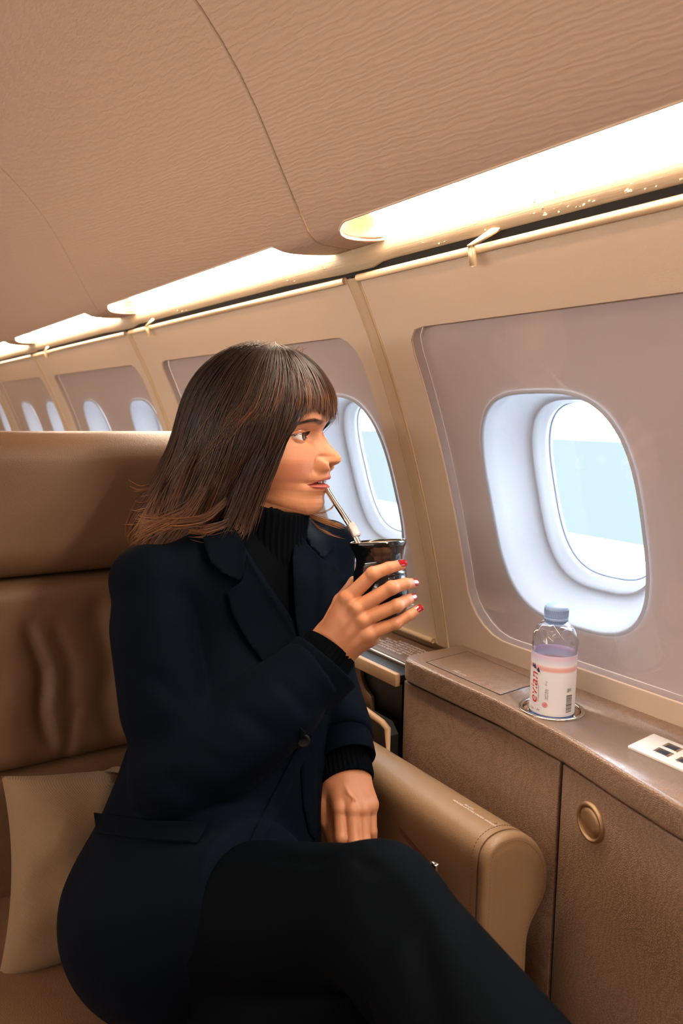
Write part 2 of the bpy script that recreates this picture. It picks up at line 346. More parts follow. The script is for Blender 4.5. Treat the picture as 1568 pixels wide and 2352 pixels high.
# ------------------------------------------------------------------ ceiling
ceil = empty('ceiling', kind='structure')
CP = [(-1.0, .955), (-.75, .952), (-.5, .935), (-.2, .885), (.05, .812), (.2, .752), (.32, .692), (.40, .642), (.473, .576), (.539, .499), (.58, .428), (.624, .341), (.647, .297), (.660, .283)]
CP = np.array(CP); LIPX = np.array([(.668, .275), (.677, .271), (.690, .269), (.710, .2685), (.742, .268)])
def smooth(a, b, x): t = np.clip((x-a)/(b-a), 0, 1); return t*t*(3-2*t)
def ceil_half(side, i):
    y0, y1 = PILL[i]-.010+.002, PILL[i+1]-.010-.002
    n = 190; Y = np.concatenate([np.linspace(y0, y1-.106, 120)[:-1], np.linspace(y1-.106, y1, 90)])
    s = np.r_[0, np.cumsum(np.linalg.norm(np.diff(CP, axis=0), axis=1))]; sp = np.linspace(0, s[-1], 40)
    base = np.stack([np.interp(sp, s, CP[:, 0]), np.interp(sp, s, CP[:, 1])], -1)
    for _ in range(2): base[1:-1] = (base[:-2]+2*base[1:-1]+base[2:])/4
    lip = LIPX; ls = np.r_[0, np.cumsum(np.linalg.norm(np.diff(np.vstack([base[-1:], lip]), axis=0), axis=1))]
    LL = np.vstack([base[-1:], lip])
    rows = []; YY = []; Lp = ls[-1]
    for y in Y:
        u = y-y0; w = y1-y; wE = w; eE = Lp*(1-smooth(.045, .13, u))
        if w < .105:                       # blunt, rounded far end of the lamp slot
            t = (.105-w)/.075
            if t < .5: a_ = t*PI; wE = .056+.049*(1-math.sin(a_)); eE = .5*Lp*(1-math.cos(a_))
            elif t < 1: a_ = (t-.5)*PI; wE = .056+.032*(1-math.cos(a_)); eE = .5*Lp+.5*Lp*math.sin(a_)
            else: s_ = min(1, (.03-w)/.03); wE = .088*(1-s_)+w*s_; eE = Lp
        q = np.linspace(0, max(eE, .0005), 14)
        seg = np.stack([np.interp(q, ls, LL[:, 0]), np.interp(q, ls, LL[:, 1])], -1)
        rows.append(np.vstack([base[:-1], seg])); YY.append(np.r_[np.full(len(base)-1, y), y-(wE-w)*np.linspace(0, 1, 14)**1.5])
    R = np.array(rows); G = np.stack([R[..., 0], np.array(YY), R[..., 1]], -1)
    G2 = G.copy(); G2[..., 2] += .006; G2[..., 0] += .003
    mb = MB(); mb.grid(mir(G, side)); mb.grid(mir(G2, side)); mb.grid(mir(np.stack([G[0], G2[0]]), side)); mb.grid(mir(np.stack([G[-1], G2[-1]]), side)); mb.grid(mir(np.stack([G[:, -1], G2[:, -1]]), side))
    o = mb.build('ceiling_panel', M['ceil'], ceil)
    bm = bmesh.new(); bm.from_mesh(o.data); bmesh.ops.remove_doubles(bm, verts=bm.verts, dist=1e-5); bmesh.ops.recalc_face_normals(bm, faces=bm.faces); bm.to_mesh(o.data); bm.free()
    if side > 0 and 1 <= i <= 5:
        e = G[12:-6, -1]+np.array([.001, 0, .002]); t = MB(); t.tube(e, .0024, 8); t.build('lip_edge', M['lip'], ceil)
for side in (1, -1):
    for i in range(len(PILL)-1): ceil_half(side, i)
# dark joint backing above the panels keeps daylight out
mb = MB(); Y2 = np.array([PILL[0]-.02, PILL[-1]])
P = np.vstack([CP[:-1]+np.array([.02, .02]), [(.66, .40)]]); G = np.array([[(x, y, z) for x, z in P] for y in Y2]); mb.grid(G); mb.grid(mir(G, -1)); mb.build('joint_backing', M['dark'], ceil)
# ------------------------------------------------------------------ floor, lower walls, bulkheads
mb = MB(); mb.box((2*XC-1.3, PILL[0], FLOOR-.05), (1.3, PILL[-1], FLOOR)); props(mb.build('floor', M['carpet'], smooth=False), kind='structure')
for side, nm in ((1, 'trim_1'), (-1, 'trim_2')):
    mb = MB(); z = np.linspace(FLOOR, ZB+.002, 8); G = np.stack([np.stack([WX(z)+.002, 0*z+y, z], -1) for y in Y2]); mb.grid(mir(G, side)); props(mb.build(nm, M['lower']), kind='structure')
for nm, y0, y1 in (('wall_front', PILL[0]-.05, PILL[0]), ('wall_back', PILL[-1], PILL[-1]+.05)):
    mb = MB(); mb.box((2*XC-1.3, y0, FLOOR), (1.3, y1, 1.1)); props(mb.build(nm, M['lower'], smooth=False), kind='structure')
# ------------------------------------------------------------------ outside: apron, grass, haze bank
def slab(name, x0, x1, z, h, m, label, cat):
    mb = MB(); mb.box((x0, -250, z-h), (x1, 400, z)); return props(mb.build(name, m, smooth=False), label, cat)
M['apron'] = mat('pale_concrete', (226, 228, 230), 1.0, spec=0.0, var=.03, vs=.2)
M['grass'] = mat('pale_grass', (88, 93, 91), 1.0, spec=0.0, var=.12, vs=.06)
slab('apron', 3, 24, -4.5, .3, M['apron'], 'overexposed white concrete apron outside the windows', 'pavement')
slab('grass_field', 24, 130, -4.5, .3, M['grass'], 'pale washed out green grass strip outside the windows', 'grass')
slab('taxiway', 130, 700, -4.5, .3, M['apron'], 'white hazy taxiway beyond the pale grass strip', 'pavement')
# ------------------------------------------------------------------ signed-distance modelling
def vlen(p): return np.sqrt((p*p).sum(-1))
def smin(a, b, k):
    h = np.clip(.5+.5*(b-a)/k, 0, 1); return b+(a-b)*h-k*h*(1-h)
def smax(a, b, k): return -smin(-a, -b, k)
def sd_cone(p, a, b, ra, rb):
    a = np.asarray(a, np.float32); b = np.asarray(b, np.float32)
    ba = b-a; t = np.clip(((p-a)@ba)/(ba@ba), 0, 1)
    return vlen(p-a-t[..., None]*ba)-(ra+(rb-ra)*t)
def sd_ell(p, c, r, Rm=None):
    q = p-np.asarray(c, np.float32)
    if Rm is not None: q = q@np.asarray(Rm, np.float32).T
    r = np.asarray(r, np.float32); k0 = vlen(q/r); k1 = vlen(q/(r*r)); return k0*(k0-1)/np.maximum(k1, 1e-6)
def sd_box(p, c, h, r, Rm=None):
    q = p-np.asarray(c, np.float32)
    if Rm is not None: q = q@np.asarray(Rm, np.float32).T
    q = np.abs(q)-(np.asarray(h, np.float32)-r)
    return vlen(np.maximum(q, 0))+np.minimum(q.max(-1), 0)-r
def nets(f, lo, hi, h):
    """surface nets: mesh of f = 0"""
    ax = [np.arange(lo[i], hi[i]+h, h, dtype=np.float32) for i in range(3)]
    n = [len(a) for a in ax]; V = np.empty(n, np.float32)
    st = max(1, int(600000/(n[1]*n[2])))
    for i in range(0, n[0], st):
        X, Y, Z = np.meshgrid(ax[0][i:i+st], ax[1], ax[2], indexing='ij')
        V[i:i+st] = f(np.stack([X, Y, Z], -1))
    S = V < 0
    c = [s-1 for s in n]; cnt = np.zeros(c, np.int8)
    for a in (0, 1):
        for b in (0, 1):
            for d in (0, 1): cnt += S[a:a+c[0], b:b+c[1], d:d+c[2]]
    act = (cnt > 0) & (cnt < 8); I = np.argwhere(act); idx = -np.ones(c, np.int32); idx[act] = np.arange(len(I))
    P = np.zeros((len(I), 3)); K = np.zeros(len(I))
    cs = [(0,0,0),(1,0,0),(0,1,0),(1,1,0),(0,0,1),(1,0,1),(0,1,1),(1,1,1)]
    vals = [V[I[:, 0]+a, I[:, 1]+b, I[:, 2]+d] for a, b, d in cs]
    for p in range(8):
        for q in range(p+1, 8):
            dd = np.array(cs[q])-np.array(cs[p])
            if np.abs(dd).sum() != 1: continue
            v0, v1 = vals[p], vals[q]; m = (v0 < 0) != (v1 < 0); t = v0[m]/(v0[m]-v1[m])
            P[m] += np.array(cs[p])+t[:, None]*dd; K[m] += 1
    P = (P/K[:, None]+I)*h+np.array([ax[0][0], ax[1][0], ax[2][0]])
    F = []
    for a in range(3):
        b, d = (a+1) % 3, (a+2) % 3
        sl0 = [slice(None)]*3; sl1 = [slice(None)]*3; sl0[a] = slice(0, n[a]-1); sl1[a] = slice(1, n[a])
        A = S[tuple(sl0)]; B = S[tuple(sl1)]; E = np.argwhere(A != B)
        E = E[(E[:, b] > 0) & (E[:, d] > 0) & (E[:, b] < n[b]-1) & (E[:, d] < n[d]-1)]
        if not len(E): continue
        def ix(ob, od):
            Q = E.copy(); Q[:, b] -= ob; Q[:, d] -= od; return idx[Q[:, 0], Q[:, 1], Q[:, 2]]
        q = np.stack([ix(1, 1), ix(0, 1), ix(0, 0), ix(1, 0)], -1)
        fl = ~A[E[:, 0], E[:, 1], E[:, 2]]; q[fl] = q[fl][:, ::-1]; F.append(q)
    return P, np.concatenate(F)
def relax(P, F, it=2, lam=.5):
    e = np.concatenate([F[:, [0, 1]], F[:, [1, 2]], F[:, [2, 3]], F[:, [3, 0]]]); n = len(P)
    for k in range(it):
        for l in (lam, -lam*1.02):
            s = np.zeros_like(P); c = np.zeros(n)
            for j in range(3): s[:, j] = np.bincount(e[:, 0], P[e[:, 1], j], n)+np.bincount(e[:, 1], P[e[:, 0], j], n)
            c = np.bincount(e[:, 0], minlength=n)+np.bincount(e[:, 1], minlength=n)
            P = P+l*(s/np.maximum(c, 1)[:, None]-P)
    return P
def sdf_obj(name, f, lo, hi, h, m, parent=None, it=2):
    P, F = nets(f, lo, hi, h); return mobj(name, relax(P, F, it), F, m, parent)
def extrude(mb, pts, ax_lo, ax_hi, axis=2, m=0):
    """prism from a planar outline; pts are the other two coordinates in order"""
    o = [i for i in range(3) if i != axis]; n = len(pts)
    def mk(v):
        P = np.zeros((n, 3)); P[:, o[0]] = [p[0] for p in pts]; P[:, o[1]] = [p[1] for p in pts]; P[:, axis] = v; return P
    V = np.vstack([mk(ax_lo), mk(ax_hi)])
    F = [list(range(n))[::-1], list(range(n, 2*n))]+[(i, (i+1) % n, n+(i+1) % n, n+i) for i in range(n)]
    return mb.add(V, F, m)
def textmesh(body, size, font_shear=0.0):
    cu = bpy.data.curves.new('lettering', 'FONT'); cu.body = body; cu.size = size; cu.shear = font_shear; cu.align_x = 'LEFT'; cu.resolution_u = 4
    o = bpy.data.objects.new('lettering', cu); COL.objects.link(o); dg = bpy.context.evaluated_depsgraph_get()
    me = bpy.data.meshes.new_from_object(o.evaluated_get(dg)); V = np.array([v.co for v in me.vertices]); F = [list(p.vertices) for p in me.polygons]
    bpy.data.objects.remove(o); bpy.data.curves.remove(cu); bpy.data.meshes.remove(me)
    return V, F
# ------------------------------------------------------------------ materials for furniture
def leather(name, col, rough=.42, cell=900, dist=.0003, var=.06):
    g = N(name); c = s2l(col); v = g.n('ShaderNodeTexVoronoi'); v.inputs['Scale'].default_value = cell
    g.l(g.vec(), v.inputs['Vector'])
    g.base(g.mix(g.noise(5, 4), tuple(x*(1-var) for x in c), tuple(x*(1+var) for x in c)))
    g.b.inputs['Roughness'].default_value = rough; g.bump(v.outputs['Distance'], dist); return g.m
def snake(name, col, rough=.36):
    g = N(name); c = s2l(col); t = g.t
    no = g.n('ShaderNodeTexNoise'); no.inputs['Scale'].default_value = 14; no.inputs['Detail'].default_value = 1; g.l(g.vec(), no.inputs['Vector'])
    mp = g.n('ShaderNodeMixRGB'); mp.blend_type = 'ADD'; mp.inputs[0].default_value = .02; g.l(g.vec(), mp.inputs[1]); g.l(no.outputs['Color'], mp.inputs[2])
    v = g.n('ShaderNodeTexVoronoi'); v.inputs['Scale'].default_value = 430; v.inputs['Randomness'].default_value = .45; g.l(mp.outputs[0], v.inputs['Vector'])
    h = g.ramp(v.outputs['Distance'], .15, .62)
    g.base(g.mix(h, tuple(min(1, x*1.06) for x in c), tuple(x*.66 for x in c)))
    g.b.inputs['Roughness'].default_value = rough; g.b.inputs['Coat Weight'].default_value = .9; g.b.inputs['Coat Roughness'].default_value = .28
    iv = g.n('ShaderNodeMath', operation='SUBTRACT'); iv.inputs[0].default_value = 1; g.l(h, iv.inputs[1]); g.bump(iv.outputs[0], .0005); return g.m
M['cred'] = snake('grained_leather', (152, 120, 97), .34)
M['seat'] = leather('seat_leather', (120, 91, 67), .42, 800, .0003)
M['arm'] = leather('armrest_leather', (158, 128, 98), .27, 1100, .0002)
M['metal'] = mat('brushed_nickel', (206, 196, 186), .16, 1.0)
M['bronze'] = mat('worn_bronze', (196, 166, 132), .30, 1.0, bump=(60, .0004))
M['white'] = mat('white_plastic', (236, 234, 230), .35)
M['button'] = mat('dark_button', (42, 52, 70), .2)
M['print'] = mat('white_print', (238, 230, 226), .6)
M['black'] = mat('black_shell', (26, 24, 24), .5)
M['thread'] = mat('stitch_thread', (120, 84, 50), .7)
M['ledge'] = mat('brown_ledge', (104, 76, 54), .45, var=.05)
M['tan'] = mat('tan_trim', (196, 160, 124), .45)
# ------------------------------------------------------------------ credenza
CZ = -.427
def fx(y): return float(np.interp(y, [.0, .30, .48, .57, .68, .82, 1.2], [.752, .758, .772, .788, .812, .828, .831]))
cred = empty('credenza', 'long leather-covered credenza under the window wall, with a curved front and two doors', 'cabinet', loc=(.9, .6, FLOOR))
def child(o, par):
    bpy.context.view_layer.update(); o.parent = par; o.matrix_parent_inverse = par.matrix_world.inverted(); return o
ys = np.linspace(.12, 1.052, 46)
def outline(inset, yend=1.072, y0=.10):
    pts = [(fx(y0)+inset, y0)]+[(fx(y)+inset, y) for y in ys if y < yend-.04]
    cx, cy, r = fx(yend)+inset+.03, yend-inset-.03, .03
    pts += [(cx-r*math.cos(a), cy+r*math.sin(a)) for a in np.linspace(0, PI/2, 7)]
    return pts+[(.995, yend-inset), (.995, y0)]
mb = MB(); extrude(mb, outline(0), CZ-.040, CZ, 2); top = bev(mb.build('worktop', M['cred']), .0065, 4)
cut = MB(); cut.lathe([(0, -.02), (.0425, -.02), (.0425, .02), (0, .02)], 64, (.8735, .757, CZ)); cut = recalc(cut.build('cutter', M['metal']))
md = top.modifiers.new('b', 'BOOLEAN'); md.object = cut; md.operation = 'DIFFERENCE'; md.solver = 'EXACT'
dg = bpy.context.evaluated_depsgraph_get(); nm = bpy.data.meshes.new_from_object(top.evaluated_get(dg)); top.modifiers.clear(); top.data = nm; bpy.data.objects.remove(cut)
child(top, cred)
mb = MB(); ol = outline(.010, 1.072); extrude(mb, ol, FLOOR, CZ-.043, 2); child(mb.build('carcass', M['dark'], smooth=False), cred)
for nme, a, b in (('side_panel', .690, 1.060), ('door', .14, .684)):
    mb = MB(); yy = [y for y in np.linspace(a, b, 16)]
    pts = [(fx(y)+.005, y) for y in yy]+[(fx(y)+.018, y) for y in yy[::-1]]; extrude(mb, pts, FLOOR+.03, CZ-.0435, 2); o = child(bev(mb.build(nme, M['cred']), .0018, 2), cred)
    if nme == 'door': door = o
mb = MB(); mb.box((.84, 1.055, FLOOR+.03), (.99, 1.0665, CZ-.0435)); child(bev(mb.build('end_panel', M['cred']), .002, 2), cred)
# round latch on the door
ky = .622; kx = fx(ky)+.005; c = np.array([kx, ky, -.522]); nk = np.array([-1, .218, 0]); nk /= np.linalg.norm(nk); tk = np.cross([0, 0, 1.], nk); LM = np.stack([tk, [0, 0, 1.], nk], 1)
mb = MB(); mb.lathe([(.0, -.002), (.0262, -.002), (.0262, .0015), (.0245, .0042), (.0222, .0046), (.0205, .0024), (.0202, -.001), (0, -.001)], 48, c, M=LM)
la = child(mb.build('latch_ring', M['bronze']), door)
a = np.linspace(0, 2*PI, 49)[:-1]; rr = np.array([.0, .35, .7, .92, 1.0, 1.0]); hh = np.array([.0056, .0055, .0050, .0040, .0022, -.001])
G = []
for r_, h_ in zip(rr, hh):
    yl, zl = np.cos(a)*r_*.0196, np.sin(a)*r_*.0196
    d = np.where(zl < -.0075-.0035*np.sin(yl/.0196*2.2), -.0022*np.clip(r_*1.3, 0, 1), .0) if h_ > 0 else 0*yl
    G.append(c+(h_+d)[:, None]*nk+yl[:, None]*tk+zl[:, None]*np.array([0, 0, 1.]))
mb = MB(); mb.grid(np.array(G), cv=True); child(recalc(mb.build('push_plate', M['bronze'])), la)
# tray lid set in the worktop, with its tiny print
lid = [(.853, 1.018), (.853, .836), (.945, .846), (.957, 1.030)]
lid = [(.8525, 1.020), (.8485, .838), (.944, .846), (.956, 1.030)]
mb = MB(); extrude(mb, lid, CZ-.003, CZ+.0011, 2); o = child(bev(mb.build('tray_lid', M['cred']), .0008, 2), cred); tl = o
gr = MB()
for i in range(4):
    p, q = np.array([*lid[i], CZ+.0002]), np.array([*lid[(i+1) % 4], CZ+.0002]); ctr = np.array([.902, .934, CZ]); 
    e = lambda v: v+(v-ctr)/np.linalg.norm(v-ctr)*.0012
    gr.tube([e(p), e(q)], .0007, 6)
child(gr.build('lid_joint', M['dark']), cred)
def flat_text(lines, size, origin, udir, vdir, m, name, par, bold=0):
    mb = MB()
    for k, (t, off) in enumerate(lines):
        V, F = textmesh(t, size)
        if len(V): mb.add(np.asarray(origin)+(V[:, :1]+off)*np.asarray(udir)+(V[:, 1:2]-k*size*1.15)*np.asarray(vdir), F)
    o = mb.build(name, m, None, smooth=False); return child(o, par)
flat_text([('LIFT', .004), ('TABLE LATCH', 0)], .0052, (.8655, .962, CZ+.0014), (0, -1, 0), (1, 0, 0), M['print'], 'lettering', tl)
# cup holder ring and dish
mb = MB(); mb.lathe([(.0, -.017), (.036, -.0165), (.0395, -.014), (.0405, -.006), (.0412, .0002), (.0425, .0018), (.0455, .0021), (.0475, .0012), (.0478, -.0002), (.043, -.0004)], 72, (.8735, .757, CZ))
child(mb.build('cup_holder', M['metal']), cred)
# ------------------------------------------------------------------ switch plate
sp = empty('switch_plate', 'white switch plate with dark square buttons on the credenza top', 'switch', loc=(.885, .5, CZ))
U0 = np.array([.852, .609, CZ]); U1 = np.array([.9165, .616, CZ]); W1 = np.array([.847, .38, CZ])
eu = (U1-U0); ew = (W1-U0)
def pq(u, w, z=0): return U0+eu*u+ew*w+np.array([0, 0, z])
mb = MB(); q = [pq(0, 0), pq(0, 1), pq(1, 1), pq(1, 0)]; extrude(mb, [(v[0], v[1]) for v in q], CZ-.0005, CZ+.0035, 2); o = bev(mb.build('plate', M['white']), .0008, 2); child(o, sp)
for i in range(6):
    for j in range(2):
        u0, w0 = .20+j*.36, .125+i*.142
        for nm_, g_, z0_, z1_, m_ in (('button_frame', .0, .0034, .0044, M['metal']), ('button', .016, .0036, .0050, M['button'])):
            mb = MB(); q = [pq(u0+g_*2, w0+g_), pq(u0+g_*2, w0+.098-g_), pq(u0+.27-g_*2, w0+.098-g_), pq(u0+.27-g_*2, w0+g_)]
            extrude(mb, [(v[0], v[1]) for v in q], CZ+z0_, CZ+z1_, 2); o2 = bev(mb.build(nm_, m_), .0006, 2)
            child(o2, sp if nm_ == 'button_frame' else last); last = o2
# ------------------------------------------------------------------ ledge and fittings beyond the credenza
lg = empty('side_ledge', 'narrow dark brown ledge with white printed notices, beyond the far end of the credenza', 'ledge', loc=(.9, 2, -.47))
mb = MB(); mb.box((.880, 1.076, -.478), (.99, 3.4, -.458)); child(bev(mb.build('ledge_board', M['ledge']), .002, 2), lg)
mb = MB(); mb.box((.8715, 1.076, -.474), (.8795, 3.4, -.4575)); child(bev(mb.build('edge_strip', M['metal']), .001, 2), lg)
mb = MB(); mb.box((.838, 1.0735, -.478), (.871, 3.4, -.464)); child(bev(mb.build('channel', M['black']), .001, 2), lg)
mb = MB(); mb.box((.8265, 1.0735, -.484), (.8375, 3.4, -.4605)); child(bev(mb.build('front_rail', M['tan']), .002, 2), lg)
NT = [('IN CASE OF EMERGENCY', .03), ('PULL THE TABLE RELEASE BEFORE LANDING', .0), ('STOW TABLE FOR TAXI TAKEOFF', .012), ('KEEP CLEAR OF THE HINGE AND SLIDE', .004), ('MAXIMUM LOAD TEN KILOS', .02), ('LOCK BEFORE USE', .03)]
flat_text(NT, .0088, (.9515, 1.262, -.4577), (0, -1, 0), (1, 0, 0), M['print'], 'lettering', lg)
mb = MB(); mb.tube([wallP(y, -.4395, -.004) for y in (1.15, 2.27)], .005, 10); child(mb.build('bottom_bead', M['rail']), lg)
sh = empty('side_table_housing', 'dark side table housing with a rounded tan edge, between armrest and ledge', 'housing', loc=(.88, 1.6, -.9))
mb = MB(); mb.box((.845, 1.078, FLOOR), (.99, 3.4, -.484)); child(mb.build('cavity_shade', M['black'], smooth=False), sh)  # solid black box, shade of the open recess put into its colour
E0 = on(893, 1668, 0, .805); E1 = on(822, 1618, 0, .805)
mb = MB(); mb.tube([(.805, 2.2, E1[2]), (.805, E1[1], E1[2]), (.805, E0[1]+.02, E0[2]+.0), (.805, E0[1]+.004, E0[2]-.006), (.805, E0[1], E0[2]-.05)], [.006, .006, .006, .006, .003], 10); child(mb.build('table_edge', M['tan']), sh)
mb = MB(); extrude(mb, [(E0[1]+.002, E0[2]-.4), (E0[1]+.002, E0[2]-.02), (E0[1]+.02, E0[2]-.002), (2.2, E1[2]-.002), (2.2, E0[2]-.4)], .806, .828, 0)
o = mb.build('table_panel', M['black'], smooth=False); child(o, sh)
mb = MB(); q = [on(x, y, 0, .838) for x, y in ((800, 1512), (832, 1528), (833, 1555), (842, 1580), (856, 1598), (858, 1632), (836, 1640), (800, 1610))]
extrude(mb, [(v[1], v[2]) for v in q], .832, .842, 0); o = bev(mb.build('curved_shell', M['ledge']), .002, 2); child(o, sh)
# ------------------------------------------------------------------ seat
seat = empty('cabin_seat', 'wide tan leather cabin seat with padded headrest and scroll armrest, under the woman', 'seat', loc=(.32, 1.0, FLOOR))
def seatpart(name, f, lo, hi, h, m=None, it=2): return child(sdf_obj(name, f, lo, hi, h, m or M['seat'], None, it), seat)
f = lambda p: sd_box(p, (.30, 1.375, -.155), (.36, .078, .118), .052)+.0025*np.sin(p[..., 0]*21+1)*np.cos(p[..., 2]*17)*np.exp(-((p[..., 1]-1.3)/.05)**2)
seatpart('headrest', f, (-.1, 1.25, -.32), (.70, 1.5, .0), .008)
def fb(p):
    d = sd_box(p, (.30, 1.40, -.437), (.36, .09, .160), .034)
    fr = np.exp(-((p[..., 1]-1.31)/.05)**2)
    for (x0, x1, w, A, za, zb) in ((.262, .285, .011, .010, -.56, -.36), (.372, .390, .018, .007, -.58, -.33), (.305, .325, .012, .004, -.50, -.36), (.200, .196, .02, .006, -.58, -.36), (.335, .30, .010, .004, -.6, -.5)):
        t = np.clip((p[..., 2]-zb)/(za-zb), 0, 1); x = x0+(x1-x0)*t+.006*np.sin(p[..., 2]*40)
        e = np.exp(-((p[..., 0]-x)/w)**2)*smooth(zb+.03, zb-.02, p[..., 2])*smooth(za-.02, za+.03, p[..., 2]); d = d+A*e*fr
        d = d-A*.45*np.exp(-((p[..., 0]-x-w*1.7)/(w*1.2))**2)*smooth(zb+.03, zb-.02, p[..., 2])*smooth(za-.02, za+.03, p[..., 2])*fr
    return d
seatpart('back_cushion', fb, (-.1, 1.24, -.63), (.70, 1.52, -.25), .006)
seatpart('lumbar_cushion', lambda p: sd_box(p, (.30, 1.405, -.715), (.36, .09, .118), .030), (-.1, 1.25, -.86), (.70, 1.52, -.57), .008)
seatpart('seat_cushion', lambda p: sd_box(p, (.315, .975, -.885), (.33, .37, .085), .045)+.003*np.sin(p[..., 0]*13+p[..., 1]*9), (-.06, .56, -1.0), (.68, 1.38, -.76), .01)
mb = MB(); mb.box((-.02, .66, -1.13), (.64, 1.45, -.965)); child(bev(mb.build('seat_pan', M['seat']), .02, 3), seat)
mb = MB(); mb.box((.08, .80, FLOOR), (.54, 1.3, -1.125)); child(bev(mb.build('pedestal', M['black']), .01, 2), seat)
mb = MB(); mb.box((-.05, 1.475, -1.1), (.655, 1.52, -.08)); child(bev(mb.build('back_shell', M['seat']), .02, 3), seat)
# armrest with scroll profile
AY = .69
ap = [(1112, 2350), (1112, 2130), (1112, 1996), (1117, 1968), (1130, 1944), (1152, 1925), (1180, 1915), (1206, 1915), (1230, 1929), (1247, 1950), (1258, 1976), (1262, 2006), (1260, 2040), (1250, 2070), (1236, 2097), (1222, 2122), (1214, 2150), (1211, 2200), (1208, 2350)]
AP = np.array([on(x, y, 1, AY) for x, y in ap])[:, [0, 2]]
AP[0, 1] = AP[-1, 1] = -1.16; AP[:3, 0] = AP[1:3, 0].mean()
q = np.r_[0, np.cumsum(np.linalg.norm(np.diff(AP, axis=0), axis=1))]; qq = np.r_[np.linspace(0, q[1], 4)[:-1], np.linspace(q[1], q[-2], 60), q[-1]]
AP = np.stack([np.interp(qq, q, AP[:, 0]), np.interp(qq, q, AP[:, 1])], -1)
for _ in range(3): AP[1:-1] = (AP[:-2]+2*AP[1:-1]+AP[2:])/4
def arm(dx, par, flip=False):
    A = AP.copy(); c = A.mean(0)
    if flip: A = A*[-1, 1]; 
    mb = MB(); nrm = np.stack([-np.gradient(A[:, 1]), np.gradient(A[:, 0])], -1); nrm /= np.linalg.norm(nrm, axis=1)[:, None]
    if flip: nrm = -nrm
    Yv = [(AY+.016, 0), (AY+.0165, .0), (1.44, 0)]
    G = np.array([[(x+dx, y, z) for x, z in (A-nrm*o)] for y, o in Yv]); mb.grid(G); mb.grid(np.stack([G[0], np.repeat(G[0].mean(0)[None], len(A), 0)])); child(recalc(mb.build('armrest_roll', M['arm'])), par)
    mb = MB(); Yc = [(AY+.0145, .0012), (AY+.012, -.0002), (AY+.006, .0004), (AY+.0015, .003), (AY, .0065), (AY+.0005, .012), (AY-.001, .018), (AY-.001, .022)]
    G = np.array([[(x+dx, y, z) for x, z in (A-nrm*o)] for y, o in Yc]); Z = G[-1].copy(); Z[:, 0] = Z[:, 0].mean()*.5+Z[:, 0]*.5
    mb.grid(G); In = np.array([(x+dx, AY-.001, z) for x, z in (A-nrm*.0225)]); mb.grid(np.stack([G[-1], In])); from mathutils.geometry import tessellate_polygon; mb.add(In, [list(t) for t in tessellate_polygon([[Vector(v) for v in In]])]); child(recalc(mb.build('armrest_cap', M['arm'])), par)
    mb = MB()
    for yy, o in ((AY+.026, -.0003), (AY+.0005, .0095)):
        L = A-nrm*o; qv = np.r_[0, np.cumsum(np.linalg.norm(np.diff(L, axis=0), axis=1))]
        for s in np.arange(.02, qv[-1]-.3, .0052):
            P0 = [np.interp(s, qv, L[:, 0])+dx, yy, np.interp(s, qv, L[:, 1])]; P1 = [np.interp(s+.003, qv, L[:, 0])+dx, yy, np.interp(s+.003, qv, L[:, 1])]
            mb.tube([P0, P1], .00055, 4)
    o = child(mb.build('stitching', M['thread']), par); o['kind'] = 'stuff'
arm(0, seat)
arm(2*.30+.0, seat, True) if False else None
# printed notice on top of the armrest
iT = int(np.argmax(AP[:, 1])); 
def armpt(s, y, off=.0006):
    qv = np.r_[0, np.cumsum(np.linalg.norm(np.diff(AP, axis=0), axis=1))]; s0 = qv[iT]+s
    x = np.interp(s0, qv, AP[:, 0]); z = np.interp(s0, qv, AP[:, 1]); x2 = np.interp(s0+.002, qv, AP[:, 0]); z2 = np.interp(s0+.002, qv, AP[:, 1])
    t = np.array([x2-x, z2-z]); t /= np.linalg.norm(t); return np.array([x-t[1]*off, y, z+t[0]*off])
YT = on(1030, 1838, 2, -.548); mb = MB()
for k, (t, y0) in enumerate((('BILLETS', YT[1]-.018), ('HOLDER LATCHES UNDER ARMREST', YT[1]))):
    V, F = textmesh(t, .0050); mb.add(np.array([armpt(v[1]-k*.0058+.010, y0-v[0]*1.05) for v in V]), F)
child(mb.build('lettering', M['print'], smooth=False), seat)
mb = MB(); c = armpt(.012, .722, .001); mb.tube([c, c+np.array([0, 0, .0008])], .0014, 8); child(mb.build('stud', M['metal']), seat)
# buckle end and belt beside the thigh
bl = empty('seat_belt', 'seat belt end with a small metal buckle between the thigh and the armrest', 'belt', loc=tuple(on(1000, 1995, 0, .655)))
p0, p1, p2 = on(915, 1905, 0, .650), on(965, 1965, 0, .652), on(1000, 2003, 0, .655)
mb = MB(); T = [p0, (p0+p1)/2, p1, p2]; G = np.array([[t+np.array([-.002, 0, .0]), t+np.array([-.002, .001, .006])] for t in T]); mb.grid(G); G2 = G+np.array([.002, 0, 0]); mb.grid(G2, flip=True)
M['belt'] = mat('belt_webbing', (120, 74, 58), .6, bump=(900, .0004)); child(mb.build('webbing', M['belt']), bl)
mb = MB(); mb.box(tuple(p2+np.array([-.006, -.006, -.012])), tuple(p2+np.array([.003, .006, .014]))); child(bev(mb.build('buckle', M['metal']), .002, 2), bl)
